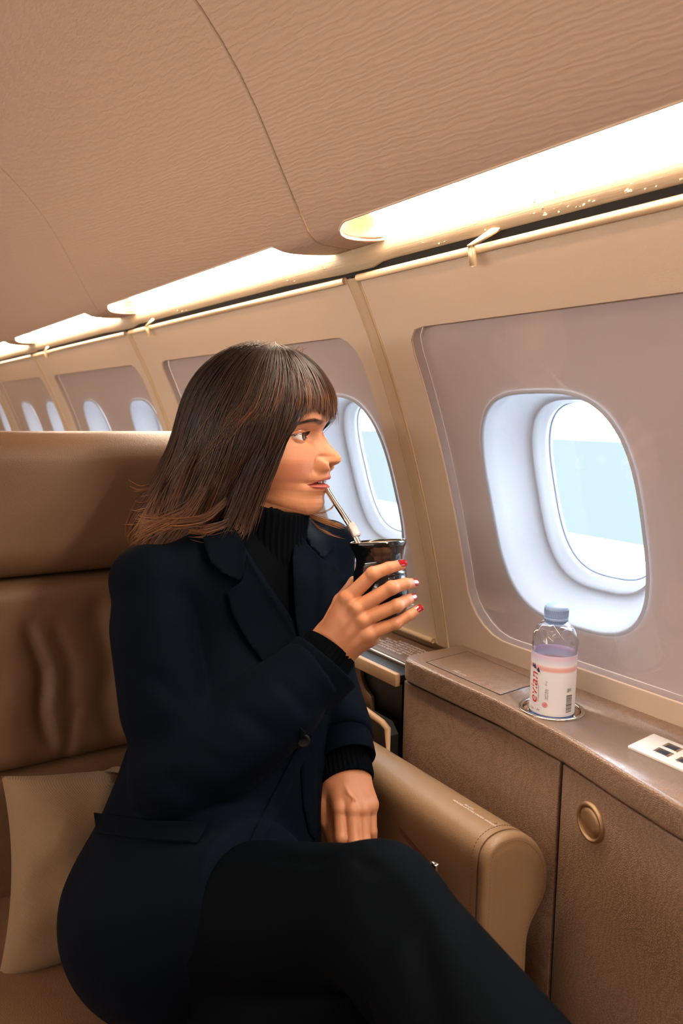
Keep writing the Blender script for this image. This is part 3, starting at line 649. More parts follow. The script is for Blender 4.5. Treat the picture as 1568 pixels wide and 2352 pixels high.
# ------------------------------------------------------------------ pillow
g = N('woven_cloth'); c = s2l((186, 154, 118)); wv = g.n('ShaderNodeTexWave'); wv.inputs['Scale'].default_value = 170; wv.inputs['Distortion'].default_value = 1.5; wv.inputs['Detail Scale'].default_value = 30
g.l(g.vec(rot=(.5, .7, .8)), wv.inputs['Vector']); w2 = g.noise(900, 2)
g.base(g.mix(wv.outputs['Fac'], tuple(x*.72 for x in c), c)); g.b.inputs['Roughness'].default_value = .95
g.bump(w2, .0005, 1, g.bump(wv.outputs['Fac'], .0009)); M['pillow'] = g.m
n = 70; u = np.linspace(-1, 1, n); Ug, Vg = np.meshgrid(u, u, indexing='ij')
def pillow_side(s):
    a = .180; b = .146
    ed = np.clip((1-np.abs(Ug)**3.0)*(1-np.abs(Vg)**3.0), 0, 1)**.5
    x = Ug*a*(1-.09*(1-Vg**2)*np.abs(Ug)**2+.0); z = Vg*b*(1-.09*(1-Ug**2)*np.abs(Vg)**2)
    t = s*.058*ed+.0035*np.sin(x*60+z*25)*ed+.003*np.sin(z*70-x*30+1)*ed*np.abs(Ug)
    t += -s*.012*np.exp(-((Ug+.35-Vg*.3)/.08)**2)*smooth(.1, .9, Vg)-s*.010*np.exp(-((Ug-.1+Vg*.2)/.06)**2)*smooth(.2, .9, Vg)
    return np.stack([x, -t, z], -1)
mb = MB(); mb.grid(pillow_side(1)); mb.grid(pillow_side(-1), flip=True)
pil = mb.build('pillow', M['pillow']); bm = bmesh.new(); bm.from_mesh(pil.data); bmesh.ops.remove_doubles(bm, verts=bm.verts, dist=2e-4); bmesh.ops.recalc_face_normals(bm, faces=bm.faces); bm.to_mesh(pil.data); bm.free()
pil.matrix_world = Matrix.Translation((.352, 1.130, -.684)) @ Matrix.Rotation(math.radians(-4), 4, 'Z') @ Matrix.Rotation(math.radians(-9), 4, 'X') @ Matrix.Rotation(math.radians(4), 4, 'Y')
props(pil, 'beige woven square pillow propped behind the woman at the left of the seat', 'pillow')
# ------------------------------------------------------------------ water bottle
BC = np.array([.8735, .757, CZ-.0162]); BR = .0325
bot = empty('water_bottle', 'clear plastic water bottle with pale blue cap and white label in the cup holder', 'bottle', loc=tuple(BC))
M['pet'] = glassy('clear_plastic', tint=(.97, .982, 1.0), ior=1.5, gain=1.8)
M['cap'] = mat('blue_cap', (150, 178, 222), .35)
M['water'] = glassy('water', tint=(.985, .99, 1.0), ior=1.33, gain=1.3)
H = .007
def facets(prof, rnd, amp):
    n_ = 60; a = np.linspace(0, 2*PI, n_, endpoint=False); G = []
    for r_, z_ in prof:
        w_ = smooth(.104+H, .112+H, z_)*smooth(.146+H, .134+H, z_); G.append(np.stack([r_*(1+amp*w_*np.sin(a*7+z_*220)*np.sign(np.sin(a*3+z_*90+1)))*np.cos(a), r_*(1+amp*w_*np.sin(a*7+z_*220))*np.sin(a), 0*a+z_], -1))
    return np.array(G)+BC
prof = [(.0, .003), (.012, .004), (.020, .001), (.027, 0), (.0305, .002), (.0318, .006), (.0318, .10+H), (.0324, .106+H), (.0324, .112+H), (.0316, .119+H), (.0295, .126+H), (.0262, .132+H), (.0218, .1375+H), (.0178, .141+H), (.0148, .143+H), (.0142, .146+H), (.0142, .150+H)]
pr = np.array(prof); s_ = np.r_[0, np.cumsum(np.linalg.norm(np.diff(pr, axis=0), axis=1))]; k_ = np.linspace(0, s_[-1], 80); pr2 = np.stack([np.interp(k_, s_, pr[:, 0]), np.interp(k_, s_, pr[:, 1])], -1)
mb = MB(); mb.grid(facets(pr2, 0, .045), cv=True); child(mb.build('bottle_body', M['pet']), bot)
w = [p for p in pr2 if p[1] < .1345+H]; w = [(max(r_-.0009, 0), z_+.0008) for r_, z_ in w]; w.append((0, w[-1][1]))
mb = MB(); mb.grid(facets(w, 0, .05), cv=True); child(recalc(mb.build('water', M['water'])), bot)
mb = MB(); mb.lathe([(.0, .001), (.020, .0022), (.0285, .0035), (.031, .006), (.0312, .010), (0, .0085)], 60, BC); M['basetint'] = mat('blue_base', (120, 144, 206), .2); child(mb.build('bottle_base', M['basetint']), bot)
z0 = .1445+H-.001
mb = MB(); mb.lathe([(.0150, z0-.004), (.0156, z0-.003), (.0156, z0-.001), (.0146, z0)], 48, BC); child(mb.build('neck_ring', M['cap']), bot)
mb = MB(); mb.lathe([(.0150, z0-.0002), (.0172, z0), (.0173, z0+.0045), (.0165, z0+.0050), (.0171, z0+.0058), (.0171, z0+.0175), (.0162, z0+.0205), (.0140, z0+.0222), (.0, z0+.0225)], 64, BC)
cap = child(mb.build('cap', M['cap']), bot)
mb = MB()
for k in range(48):
    an = 2*PI*k/48; d = np.array([math.cos(an), math.sin(an), 0]); mb.tube([BC+d*.0171+np.array([0, 0, z0+.0062]), BC+d*.0171+np.array([0, 0, z0+.0165])], .0004, 4)
child(mb.build('cap_ribs', M['cap']), cap)
TH0 = math.atan2(-BC[1], -BC[0])        # label angle that faces the viewer
LR = .0325; L0, L1 = .012+H*.55, .0975+H
def cyl(u, z, r=LR): t = TH0+np.asarray(u)/LR; return np.stack([BC[0]+r*np.cos(t), BC[1]+r*np.sin(t), BC[2]+np.asarray(z)], -1)
g = N('bottle_label'); co = g.n('ShaderNodeTexCoord'); sx = g.n('ShaderNodeSeparateXYZ'); g.l(co.outputs['UV'], sx.inputs[0])
cr = g.n('ShaderNodeValToRGB'); g.l(sx.outputs[1], cr.inputs[0]); el = cr.color_ramp.elements
el[0].position = 0; el[0].color = (*s2l((236, 232, 234)), 1); el[1].position = 1.0; el[1].color = (*s2l((222, 206, 232)), 1)
for ps, cc in ((.72, (238, 238, 242)), (.755, (236, 170, 170)), (.80, (240, 190, 188)), (.83, (244, 240, 246)), (.90, (226, 222, 240)), (.96, (230, 200, 226))):
    e = el.new(ps); e.color = (*s2l(cc), 1)
g.l(cr.outputs[0], g.b.inputs['Base Color']); g.b.inputs['Roughness'].default_value = .35; M['label'] = g.m
nu, nv = 80, 12; th = np.linspace(-PI, PI, nu); zz = np.linspace(L0, L1, nv)
G = np.array([[cyl(t*LR, z) for z in zz] for t in th]); mb = MB(); mb.grid(G); lab = mb.build('label', M['label'])
uvl = lab.data.uv_layers.new(name='UVMap'); co_ = np.array([v.co for v in lab.data.vertices]); 
for lp in lab.data.loops: uvl.data[lp.index].uv = (0, (co_[lp.vertex_index][2]-BC[2]-L0)/(L1-L0))
child(lab, bot)
M['red'] = mat('label_red', (214, 44, 34), .4); M['ink'] = mat('label_ink', (70, 66, 70), .5); M['navy'] = mat('label_blue', (52, 66, 104), .5); M['pink'] = mat('label_pink', (226, 128, 136), .5)
def wrap(name, t, size, ucen, z, m, shear=0, sx_=1.0, grow=0):
    V, F = textmesh(t, size, shear); mb = MB(); mb.add(cyl(ucen-V[:, 1], z+V[:, 0]*sx_, LR+.00025), F); return child(mb.build(name, m, smooth=False), lab)
U = lambda lateral: LR*math.asin(lateral)
# lateral position as seen: negative = left in the photo; angles run clockwise when seen from above
sg = 1 if np.dot(cyl(.001, 0)-cyl(0, 0), CR) > 0 else -1
def put(name, t, size, lat, z, m, shear=0, sx_=1.0):
    V, F = textmesh(t, size, shear); mb = MB(); mb.add(cyl(sg*(U(lat)-V[:, 1]), z+V[:, 0]*sx_, LR+.0003), [f[::-1] for f in F]); return child(mb.build(name, m, smooth=False), lab)
put('lettering', 'evian', .0222, -.66, .026+H*.6, M['red'], .18, 1.02)
put('lettering', 'NATURAL', .0036, -.24, .036+H*.6, M['ink']); put('lettering', 'SPRING WATER', .0022, -.17, .036+H*.6, M['ink']); put('lettering', '33 cl', .0036, -.24, .056+H*.6, M['ink'])
put('lettering', 'EAU MINERALE NATURELLE', .0020, -.58, .030+H*.6, M['ink'])
V, F = textmesh('33cl  1 PT', .0046); mb = MB(); mb.add(cyl(sg*(U(-.90)+V[:, 0]), .0165+H*.5+V[:, 1], LR+.0003), F); child(mb.build('lettering', M['ink'], smooth=False), lab)
mb = MB(); rb = random.Random(5); zb = .018+H*.6
while zb < .044+H*.6:
    wbar = rb.choice([.0005, .0005, .001, .0014]); us = np.linspace(sg*U(.60), sg*U(.83), 6)
    mb.grid(np.stack([cyl(us, zb+0*us, LR+.0003), cyl(us, zb+wbar+0*us, LR+.0003)])); zb += wbar+rb.choice([.0005, .0008])
child(mb.build('barcode', M['ink'], smooth=False), lab)
mb = MB(); a = np.linspace(0, 2*PI, 25)[:-1]
for r0_, r1_ in ((.0, .0022), (.0026, .0032), (.0036, .0041)): mb.grid(np.stack([cyl(sg*U(-.30)+r0_*np.cos(a), .029+H*.4+r0_*np.sin(a), LR+.0003), cyl(sg*U(-.30)+r1_*np.cos(a), .029+H*.4+r1_*np.sin(a), LR+.0003)]), cv=True)
child(mb.build('round_emblem', M['pink'], smooth=False), lab)
mb = MB()
for lu, lz, k in ((-.86, .079, .9), (-.78, .078, 1.15), (-.62, .0745, 1.05)):
    t = [(-.0035, .0018), (-.0005, .0065), (.0006, .0035), (.0042, -.0036), (.0016, .0002), (-.0012, -.0012)]
    mb.add(np.array([cyl(sg*(U(lu)+p*k), lz+H*.6+q*k, LR+.0003) for p, q in t]), [(0, 1, 2, 5), (2, 3, 4, 5)])
child(mb.build('mountain_emblem', M['navy'], smooth=False), lab)
mb = MB()
for q_ in range(5): us = np.linspace(sg*U(.62+q_*.035), sg*U(.635+q_*.035), 2); mb.grid(np.stack([cyl(us, .0475+H*.6+0*us+q_*.0003, LR+.0003), cyl(us, .0535+H*.6+0*us, LR+.0003)]))
child(mb.build('small_print', M['ink'], smooth=False), lab)
# ------------------------------------------------------------------ the woman: head frame
HC = at(605, 1000, 1.215); AH = math.radians(14); HS = 1.105
Rh = np.array([CR[0], CR[1], 0]); Rh /= np.linalg.norm(Rh); Fh = np.array([CF[0], CF[1], 0]); Fh /= np.linalg.norm(Fh)
HX = Rh*math.cos(AH)-Fh*math.sin(AH); HY = Fh*math.cos(AH)+Rh*math.sin(AH); HZ = np.array([0., 0, 1])
HM = np.stack([HX, HY, HZ])          # rows: local axes (forward, her left, up)
def h2w(P): return HC+(np.asarray(P)*HS)@HM
def sag(px, py):
    """photo pixel of the profile line to local (x, z) on the mid plane of the head"""
    r = ray(px, py); t = (HC@HY)/(r@HY); q = (r*t-HC)@HM.T/HS; return q[0], q[2]
PROF = [(735, 868), (747, 905), (751, 935), (751, 955), (749, 968), (744, 982), (740, 992), (742, 1003), (750, 1019), (759, 1029), (766, 1036), (773, 1044), (777.5, 1051), (777, 1059), (772, 1065), (764, 1069), (756, 1072), (752.5, 1077), (753.5, 1083), (757, 1090), (759.5, 1096), (758, 1101), (750, 1104.5),
        (743, 1107.5), (753, 1112.5), (756.5, 1118), (754, 1125), (748.5, 1131), (744.5, 1137), (743.5, 1144), (745, 1153), (742.5, 1163), (736, 1172), (726, 1179), (714, 1183)]
PX, PZ = np.array([sag(*p) for p in PROF]).T
# profile of the face without the nose
BZ = [('t', 0)]
def no_nose(z):
    zn = sag(740, 990)[1]; zs = sag(753, 1080)[1]; xn = sag(740, 990)[0]; xs = sag(753, 1080)[0]
    x = np.interp(-z, -PZ, PX); t = np.clip((zn-z)/(zn-zs), 0, 1)
    xb = xn+(xs-xn)*t-.001*np.sin(PI*t)
    return np.where((z < zn) & (z > zs), np.minimum(xb, x), x)
ZM = PZ[-1]                             # chin bottom
def head_geo():
    zt = .117; zmin = -.215
    Zr = np.concatenate([np.linspace(zt, .04, 60)[:-1], np.linspace(.04, ZM-.004, 210)[:-1], np.linspace(ZM-.004, zmin, 50)])
    th = np.concatenate([np.linspace(0, 1.05, 120)[:-1], np.linspace(1.05, PI, 60)])**1.0
    th = np.concatenate([-th[:0:-1], th[:-1]])
    Z, T = np.meshgrid(Zr, th, indexing='ij')
    # section parameters
    zk = [-.215, -.17, -.14, -.125, -.115, -.105, -.09, -.075, -.055, -.035, -.01, .015, .04, .062, .079, .093, .103, .111, .117]
    cx = [0, 0, 0, -.002, -.006, -.004, -.002, 0, 0, 0, 0, 0, 0, 0, -.002, -.004, -.006, -.008, -.01]
    bb = [.047, .046, .047, .052, .055, .053, .0555, .060, .0655, .0695, .0715, .073, .0745, .073, .066, .056, .043, .028, .002]
    bk = [.045, .045, .047, .058, .070, .080, .088, .094, .099, .102, .104, .105, .104, .099, .089, .076, .058, .037, .002]
    I = lambda a: np.interp(Z, zk, a)
    CX, B, BK = I(cx), I(bb), I(bk)
    frz = np.r_[np.linspace(.128, PZ[0]+.004, 14)]; 
    top = np.interp(Z, [PZ[0], .090, .100, .107, .1125, .117], [PX[0], .079, .063, .046, .026, -.008])
    mid = no_nose(Z)
    neckx = .030
    lowx = np.interp(Z, [-.215, -.17, -.145, -.130, ZM-.004, ZM], [.043, .043, .044, .050, PX[-1]-.012, PX[-1]])
    XFULL = np.where(Z > PZ[0], top, np.where(Z < ZM, lowx, mid))
    zz_ = np.linspace(.12, -.215, 336); pr_ = np.where(zz_ > PZ[0], np.interp(zz_, Zr[::-1], top[::-1, 0]), np.where(zz_ < ZM, np.interp(zz_, Zr[::-1], lowx[::-1, 0]), no_nose(zz_)))
    kz_ = np.arange(-30, 31)*.001; kk_ = np.exp(-(kz_/.009)**2); kk_ /= kk_.sum(); sm_ = np.convolve(np.pad(pr_, 30, 'edge'), kk_, 'valid')
    back_ = np.interp(zz_, [-.215, -.135, -.118, -.105, -.090, -.075, -.060, -.045, -.030, -.012, .0, .02, .04, .12], [0, 0, .003, .009, .011, .016, .016, .013, .008, .004, .003, .001, 0, 0])
    XF = np.interp(Z, zz_[::-1], (sm_-back_)[::-1])
    A = XF-CX; c = np.cos(T); s = np.sin(T)
    # front exponent: squarer at the brow, narrow at the mouth and chin
    e = np.interp(Z, [-.2, -.12, -.105, -.085, -.06, -.03, 0, .05, .128], [2.0, 1.95, 1.95, 1.9, 1.95, 1.95, 1.85, 2.2, 2.0])
    bf = B
    r_f = (np.abs(c/A)**e+np.abs(s/bf)**e)**(-1/e)
    r_b = (np.abs(c/BK)**2.1+np.abs(s/B)**2.1)**(-1/2.1)
    r = np.where(c > 0, r_f, r_b); X = CX+r*c; Y = r*s
    front = smooth(-.1, .35, c); ay = np.abs(Y)
    G = lambda y0, z0, sy, sz: np.exp(-((ay-y0)/sy)**2-((Z-z0)/sz)**2)
    wr_ = np.interp(Z, [-.13, -.115, -.095, -.083, -.067, -.050, -.03, 0, .03], [.035, .027, .021, .021, .0215, .021, .022, .024, .04])
    X = X+(XFULL-XF)*np.exp(-(ay/wr_)**2)*(c > 0)
    # nose
    xp = np.interp(-Z, -PZ, PX); Nh = np.maximum(xp-no_nose(Z), 0)
    zt_ = sag(777.5, 1053)[1]; znas = sag(740, 990)[1]; zsub = sag(753, 1077)[1]
    w = np.interp(Z, [zsub, zsub+.004, zt_, zt_+.012, znas-.012, znas], [.010, .0105, .0105, .0085, .0075, .009])
    XB_ = X.copy(); X = X+Nh*np.exp(-(ay/w)**2.6)*(c > 0)
    X += .0035*np.exp(-(ay/.017)**2.5)*smooth(znas+.004, znas-.012, Z)*smooth(zsub-.002, zsub+.01, Z)*(c > 0)
    za = sag(727, 1068)[1]
    al = np.exp(-(np.abs((ay-.0118)/.0068)**3+np.abs((Z-za)/.0088)**2.6)); X = np.where(c > 0, np.maximum(X, XB_+.0120*al), X); Y += np.sign(Y)*.0015*al
    X -= .0035*np.exp(-(((ay-.0204)/.0024)**2+((Z-za-.000)/.0100)**4))*(c > 0)
    X -= .0035*np.exp(-(((ay-.0130)/.0050)**2+((Z-za-.0125)/.0030)**2))*(c > 0)          # wing crease
    X -= .0085*np.exp(-(((ay-.0068)/.0036)**2+((Z-(zsub+.0052))/.0032)**2))*(c > 0)      # nostril
    # eye sockets, brow, cheeks
    ez = .000; ey = .0315
    X -= .0075*np.exp(-((ay-ey+.004)/.017)**2-((Z-ez-.003)/.0125)**2)*front
    X -= .0105*np.exp(-((ay-.0175)/.0085)**2-((Z-ez-.001)/.0115)**2)*front
    X += .0035*np.exp(-((ay-.028)/.024)**2-((Z-.024)/.008)**2)*front
    R2 = .0035*np.exp(-((ay-.047)/.02)**2-((Z+.036)/.020)**2)*front; X += R2*c; Y += np.sign(Y)*R2*np.abs(s)
    X -= .0025*np.exp(-((ay-.042)/.016)**2-((Z+.072)/.02)**2)*front
    X -= .0016*np.exp(-((ay-.024-(-.045-Z)*.35)/.0045)**2)*smooth(-.075, -.06, Z)*smooth(-.038, -.05, Z)*front   # nasolabial fold
    # lids around the eyeball
    EB = np.array([.0583, .0315, .000]); ER = .0125
    yl = (ay-EB[1]); xo = .0145
    u = (ay-(EB[1]+.0010))/.0146; zmid = EB[2]+.0012*u
    up = zmid+.0054*np.clip(1-np.abs(u)**2.1, 0, 1)*(1-.12*u); lo = zmid-.0044*np.clip(1-np.abs(u)**2.2, 0, 1)
    ball = EB[0]+np.sqrt(np.maximum((ER+.0018)**2-np.minimum(yl**2+(Z-EB[2])**2, (ER+.0018)**2), 0))
    near = np.exp(-((yl)/.0155)**4-((Z-EB[2])/.0125)**4)*(c > 0)
    lidsurf = np.where(yl**2+(Z-EB[2])**2 < (ER+.0010)**2, ball, -1)
    X = np.where((c > 0) & (near > .02), np.maximum(X, X+(np.maximum(lidsurf, X)-X)*smooth(.0, .5, near)), X)
    # crease of the upper lid
    X -= .0022*np.exp(-((Z-(up+.0042))/.0016)**2)*(np.abs(u) < 1.05)*np.clip(1-u*u, 0, 1)**.3*(c > 0)
    op = smooth(.0006, -.0004, np.maximum(Z-up, lo-Z))*(np.abs(u) < 1)*(c > 0)
    bs = EB[0]+np.sqrt(np.maximum(ER**2-yl**2-(Z-EB[2])**2, 0))-.0014; X = X*(1-op)+op*np.minimum(X, np.maximum(bs, X-.006))
    # lips
    zc = sag(751, 1107)[1]; lw = .0245; ul = ay/lw; fade = np.clip(1-ul**2, 0, 1)
    zline = zc-.0030*ul**2*0-.0032*smooth(.2, 1, ul)
    hu = .0088*fade**.75*(1-.10*np.exp(-(ay/.004)**2)); hl = .0102*fade**.65
    tu = (Z-zline)/np.maximum(hu, 1e-4); tl = (zline-Z)/np.maximum(hl, 1e-4)
    inU = (tu > 0) & (tu < 1.0); inL = (tl > 0) & (tl < 1.0); on_ = (ay < lw) & (c > .3)
    side = smooth(.15, .9, ul)
    X += np.where(on_ & (tu > 0), .0030*np.sin(PI*np.clip(tu, 0, 1)**.8)*side*fade**.4, 0)+np.where(on_ & (tl > 0), .0035*np.sin(PI*np.clip(tl, 0, 1)**.8)*side*fade**.4, 0)
    gap = .0021*np.clip(1-(ul/.85)**2, 0, 1); X -= .0085*np.exp(-((Z-zline)/(.0009+gap*.75))**2)*(np.abs(ul) < 1.06)*np.clip(1.06-ul, 0, .25)*4*(c > .3)
    X -= .0022*np.exp(-((ay-lw-.001)/.004)**2-((Z-zc+.003)/.005)**2)*(c > 0)
    Z0 = Z
    X -= .0045*np.exp(-((ay-.052)/.014)**2-((Z-.002)/.022)**2)*front
    lift = .34*np.clip(.070-X, 0, .075)*smooth(-.050, -.104, Z)*smooth(-.205, -.135, Z)
    # jaw line: hollow under the jaw
    Yj = smooth(-.098, -.112, Z)*np.exp(-((ay-.05)/.02)**2); Y *= (1-.04*Yj)
    lipc = np.where(on_ & (inU | inL), 1.0, 0.0)*smooth(0, .1, fade)
    browz = .0185+.0035*np.clip((ay-.012)/.02, 0, 1)-.007*np.clip((ay-.036)/.016, 0, 1)**1.5
    brow = np.exp(-((Z-browz)/.0030)**4)*smooth(.010, .015, ay)*smooth(.057, .048, ay)*front
    liner = np.exp(-((Z-up-.0004)/.0010)**2)*(np.abs(u) < 1.06)*(c > 0)+.5*np.exp(-((Z-lo)/.0008)**2)*(np.abs(u) < 1)*(c > 0)
    wing = np.exp(-((Z-(zmid+.0006+(u-1)*.004))/.0009)**2)*((u > .95) & (u < 1.35))*(c > 0)
    nost_shade = np.exp(-(((ay-.0075)/.0036)**2+((Z-(zsub+.0050))/.0024)**2))*(c > 0)*smooth(.103, .097, X)  # shade inside the nostrils, put into the skin colour
    blush = np.exp(-((ay-.046)/.022)**2-((Z+.045)/.022)**2)*front
    shadow = np.exp(-((Z-up-.003)/.003)**2)*(np.abs(u) < 1.1)*(c > 0)
    P = np.stack([X, Y, Z+lift], -1); masks = dict(lip=lipc, dark=np.clip(np.maximum.reduce([liner, wing, nost_shade]), 0, 1), brow=brow*.85, blush=blush*.6+shadow*.5)
    return P, masks, dict(EB=EB, ER=ER, up=up, lo=lo, u=u, T=T)
HP, HMASK, HE = head_geo()
nz, nt = HP.shape[:2]
HV = h2w(HP.reshape(-1, 3)); HF = gridfaces(nz, nt, False, True, 0, True)
# ear, simple helix shape under the hair
# ------------------------------------------------------------------ skin material
def attr_mat(name, build):
    g = N(name); return build(g)
g = N('skin')
def vc(n_): x = g.n('ShaderNodeAttribute'); x.attribute_name = n_; return x.outputs['Fac']
base = g.mix(g.noise(45, 4, .6), s2l((192, 128, 90)), s2l((204, 141, 102)))
base = g.mix(vc('blush'), base, s2l((184, 104, 74)))
base = g.mix(vc('lip'), base, s2l((170, 86, 74)))
base = g.mix(vc('brow'), base, s2l((66, 42, 32)))
base = g.mix(vc('dark'), base, s2l((34, 22, 20)))
g.base(base); g.b.inputs['Roughness'].default_value = .46; g.b.inputs['Specular IOR Level'].default_value = .45
g.b.inputs['Subsurface Weight'].default_value = .10; g.b.inputs['Subsurface Radius'].default_value = (.012, .004, .002); g.b.inputs['Subsurface Scale'].default_value = .6
g.bump(g.noise(700, 3, .6), .00018); M['skin'] = g.m
M['nail'] = mat('red_nail', (150, 12, 16), .12, coat=1.0)
M['cloth'] = (lambda g: (g.base(g.mix(g.noise(14, 3), (.0011, .0028, .0064), (.0015, .0037, .0085))), g.set(Roughness=.72, Sheen_Weight=.008, Specular_IOR_Level=.04), g.bump(g.noise(1300, 2), .0002), g.m)[-1])(N('navy_wool'))
M['trouser'] = (lambda g: (g.base(g.mix(g.noise(14, 3), (.0007, .0016, .0028), (.0010, .0022, .0037))), g.set(Roughness=.7, Sheen_Weight=.0, Specular_IOR_Level=.04), g.bump(g.noise(1300, 2), .0002), g.m)[-1])(N('dark_wool'))
M['knit'] = mat('black_knit', (5, 8, 13), .9, spec=.06, bump=(900, .0005))
# ------------------------------------------------------------------ hands
def A3(t): return at(t[0], t[1], t[2])
def chain(p, pts, k=.003):
    d = None
    for (a, b) in zip(pts[:-1], pts[1:]):
        e = sd_cone(p, A3(a), A3(b), a[3], b[3]); d = e if d is None else smin(d, e, k)
    return d
CUPA = at(872, 1330, 1.150)
R_F = {'index': [(800, 1374, 1.108, .0112), (856, 1318, 1.095, .0099), (893, 1304, 1.100, .0085), (920, 1298, 1.109, .0075)],
       'middle': [(818, 1398, 1.097, .0112), (899, 1350, 1.091, .0098), (930, 1341, 1.103, .0084), (947, 1340, 1.118, .0074)],
       'ring': [(832, 1424, 1.096, .0108), (911, 1391, 1.092, .0094), (932, 1379, 1.106, .0081), (944, 1374, 1.119, .0071)],
       'little': [(845, 1455, 1.099, .0112), (908, 1432, 1.096, .0082), (938, 1414, 1.101, .0072), (959, 1400, 1.109, .0062)]}
R_TH = [(757, 1447, 1.150, .0165), (784, 1382, 1.168, .0125), (815, 1340, 1.188, .0108), (848, 1322, 1.202, .0088)]
R_WR = [(746, 1470, 1.140), (777, 1499, 1.128)]
def rhand(p):
    w0, w1 = R_WR
    wr = smin(sd_cone(p, A3(w0), at(600, 1590, 1.10), .0212, .028), sd_cone(p, A3(w1), at(630, 1640, 1.09), .0216, .028), .02)
    pal = wr
    src = {'index': (752, 1462, 1.130, .0165), 'middle': (762, 1474, 1.124, .0170), 'ring': (773, 1487, 1.122, .0170), 'little': (786, 1500, 1.124, .0170)}
    for n_, f_ in R_F.items():
        a = src[n_]; b = f_[0]; pal = smin(pal, sd_cone(p, A3(a), at(b[0]-5, b[1]+2, b[2]+.004), a[3], .0128), .012)
    pal = smin(pal, sd_cone(p, at(800, 1480, 1.14), at(848, 1462, 1.114), .0185, .0145), .014)
    pal = smin(pal, chain(p, R_TH[:2], .006), .014)
    th = chain(p, R_TH[1:], .004); pal = smin(pal, th, .004)
    fs = None
    for n_, f_ in R_F.items():
        c = chain(p, f_, .002)
        c = smin(c, vlen(p-A3(f_[1])-(-CF)*.002)-f_[1][3]*1.0, .003)       # knuckle
        fs = c if fs is None else smin(fs, c, .0022)
    d = smin(pal, fs, .0055)
    for n_, f_ in R_F.items():                                         # tendons and knuckles
        b = f_[0]; a = src[n_]; o = -CF*.0105
        d = smin(d, sd_cone(p, A3(a)+o, A3(b)+o*.78, .0040, .0052), .006)
        d = smin(d, vlen(p-(A3(b)-CF*.0035))-.0098, .005)
    for q, r_ in (((884, 1305, 1.0955), .0), ((921, 1337, 1.0915), .0)): pass
    # shallow hollows between the tendons
    for q in ((792, 1418, 1.096), (804, 1442, 1.094), (780, 1400, 1.102)): d = smax(d, -(vlen(p-A3(q)-(-CF)*.018)-.0095), .012)
    return d
L_F = {'index': [(781, 1855, 1.130, .0108), (784, 1925, 1.105, .0098), (790, 1975, 1.115, .0085), (795, 2005, 1.13, .0075)],
       'middle': [(809, 1858, 1.125, .0110), (813, 1935, 1.100, .0098), (815, 1985, 1.115, .0085), (815, 2010, 1.13, .0075)],
       'ring': [(833, 1857, 1.130, .0104), (836, 1930, 1.108, .0092), (838, 1975, 1.12, .0080), (838, 2000, 1.13, .0072)],
       'little': [(850, 1850, 1.142, .0094), (853, 1910, 1.128, .0080), (856, 1950, 1.13, .0070), (857, 1970, 1.135, .0062)]}
L_TH = [(760, 1800, 1.165, .0150), (744, 1842, 1.158, .0120), (752, 1892, 1.145, .0105), (765, 1930, 1.135, .0088)]
def lhand(p):
    d = smin(sd_cone(p, at(768, 1772, 1.178), at(760, 1650, 1.27), .022, .028), sd_cone(p, at(818, 1772, 1.178), at(790, 1650, 1.27), .022, .028), .02)
    src = {'index': (772, 1785, 1.165, .0165), 'middle': (790, 1783, 1.160, .0170), 'ring': (808, 1783, 1.162, .0165), 'little': (824, 1786, 1.168, .0160)}
    for n_, f_ in L_F.items():
        a = src[n_]; b = f_[0]; d = smin(d, sd_cone(p, A3(a), at(b[0], b[1]-3, b[2]+.004), a[3], .0128), .012)
    d = smin(d, chain(p, L_TH[:2], .006), .012); th = chain(p, L_TH[1:], .004); d = smin(d, th, .003)
    fs = None
    for n_, f_ in L_F.items():
        c = chain(p, f_, .003); fs = c if fs is None else smin(fs, c, .0012)
    d = smin(d, fs, .005)
    for n_, f_ in L_F.items():
        b = f_[0]; a = src[n_]; o = -CF*.0112
        d = smin(d, sd_cone(p, A3(a)+o, A3(b)+o*.75, .0036, .0050), .006); d = smin(d, vlen(p-(A3(b)-CF*.0035))-.0098, .005)
    v = [at(788, 1795, 1.1425), at(800, 1822, 1.1275), at(812, 1835, 1.121), at(806, 1852, 1.118)]
    for a, b in zip(v[:-1], v[1:]): d = smin(d, sd_cone(p, a, b, .0016, .0016), .0035)
    return d
def bounds(pts, m): P = np.array(pts); return P.min(0)-m, P.max(0)+m
def hand_pts(F_, T_, extra): return [A3(q) for f_ in F_.values() for q in f_]+[A3(q) for q in T_]+extra
lo, hi = bounds(hand_pts(R_F, R_TH, [at(700, 1520, 1.12), at(742, 1560, 1.12)]), .022); PR, FR = nets(rhand, lo, hi, .00125); PR = relax(PR, FR, 2)
lo, hi = bounds(hand_pts(L_F, L_TH, [at(765, 1735, 1.21), at(820, 1735, 1.21)]), .022); PL, FL = nets(lhand, lo, hi, .0014); PL = relax(PL, FL, 2)
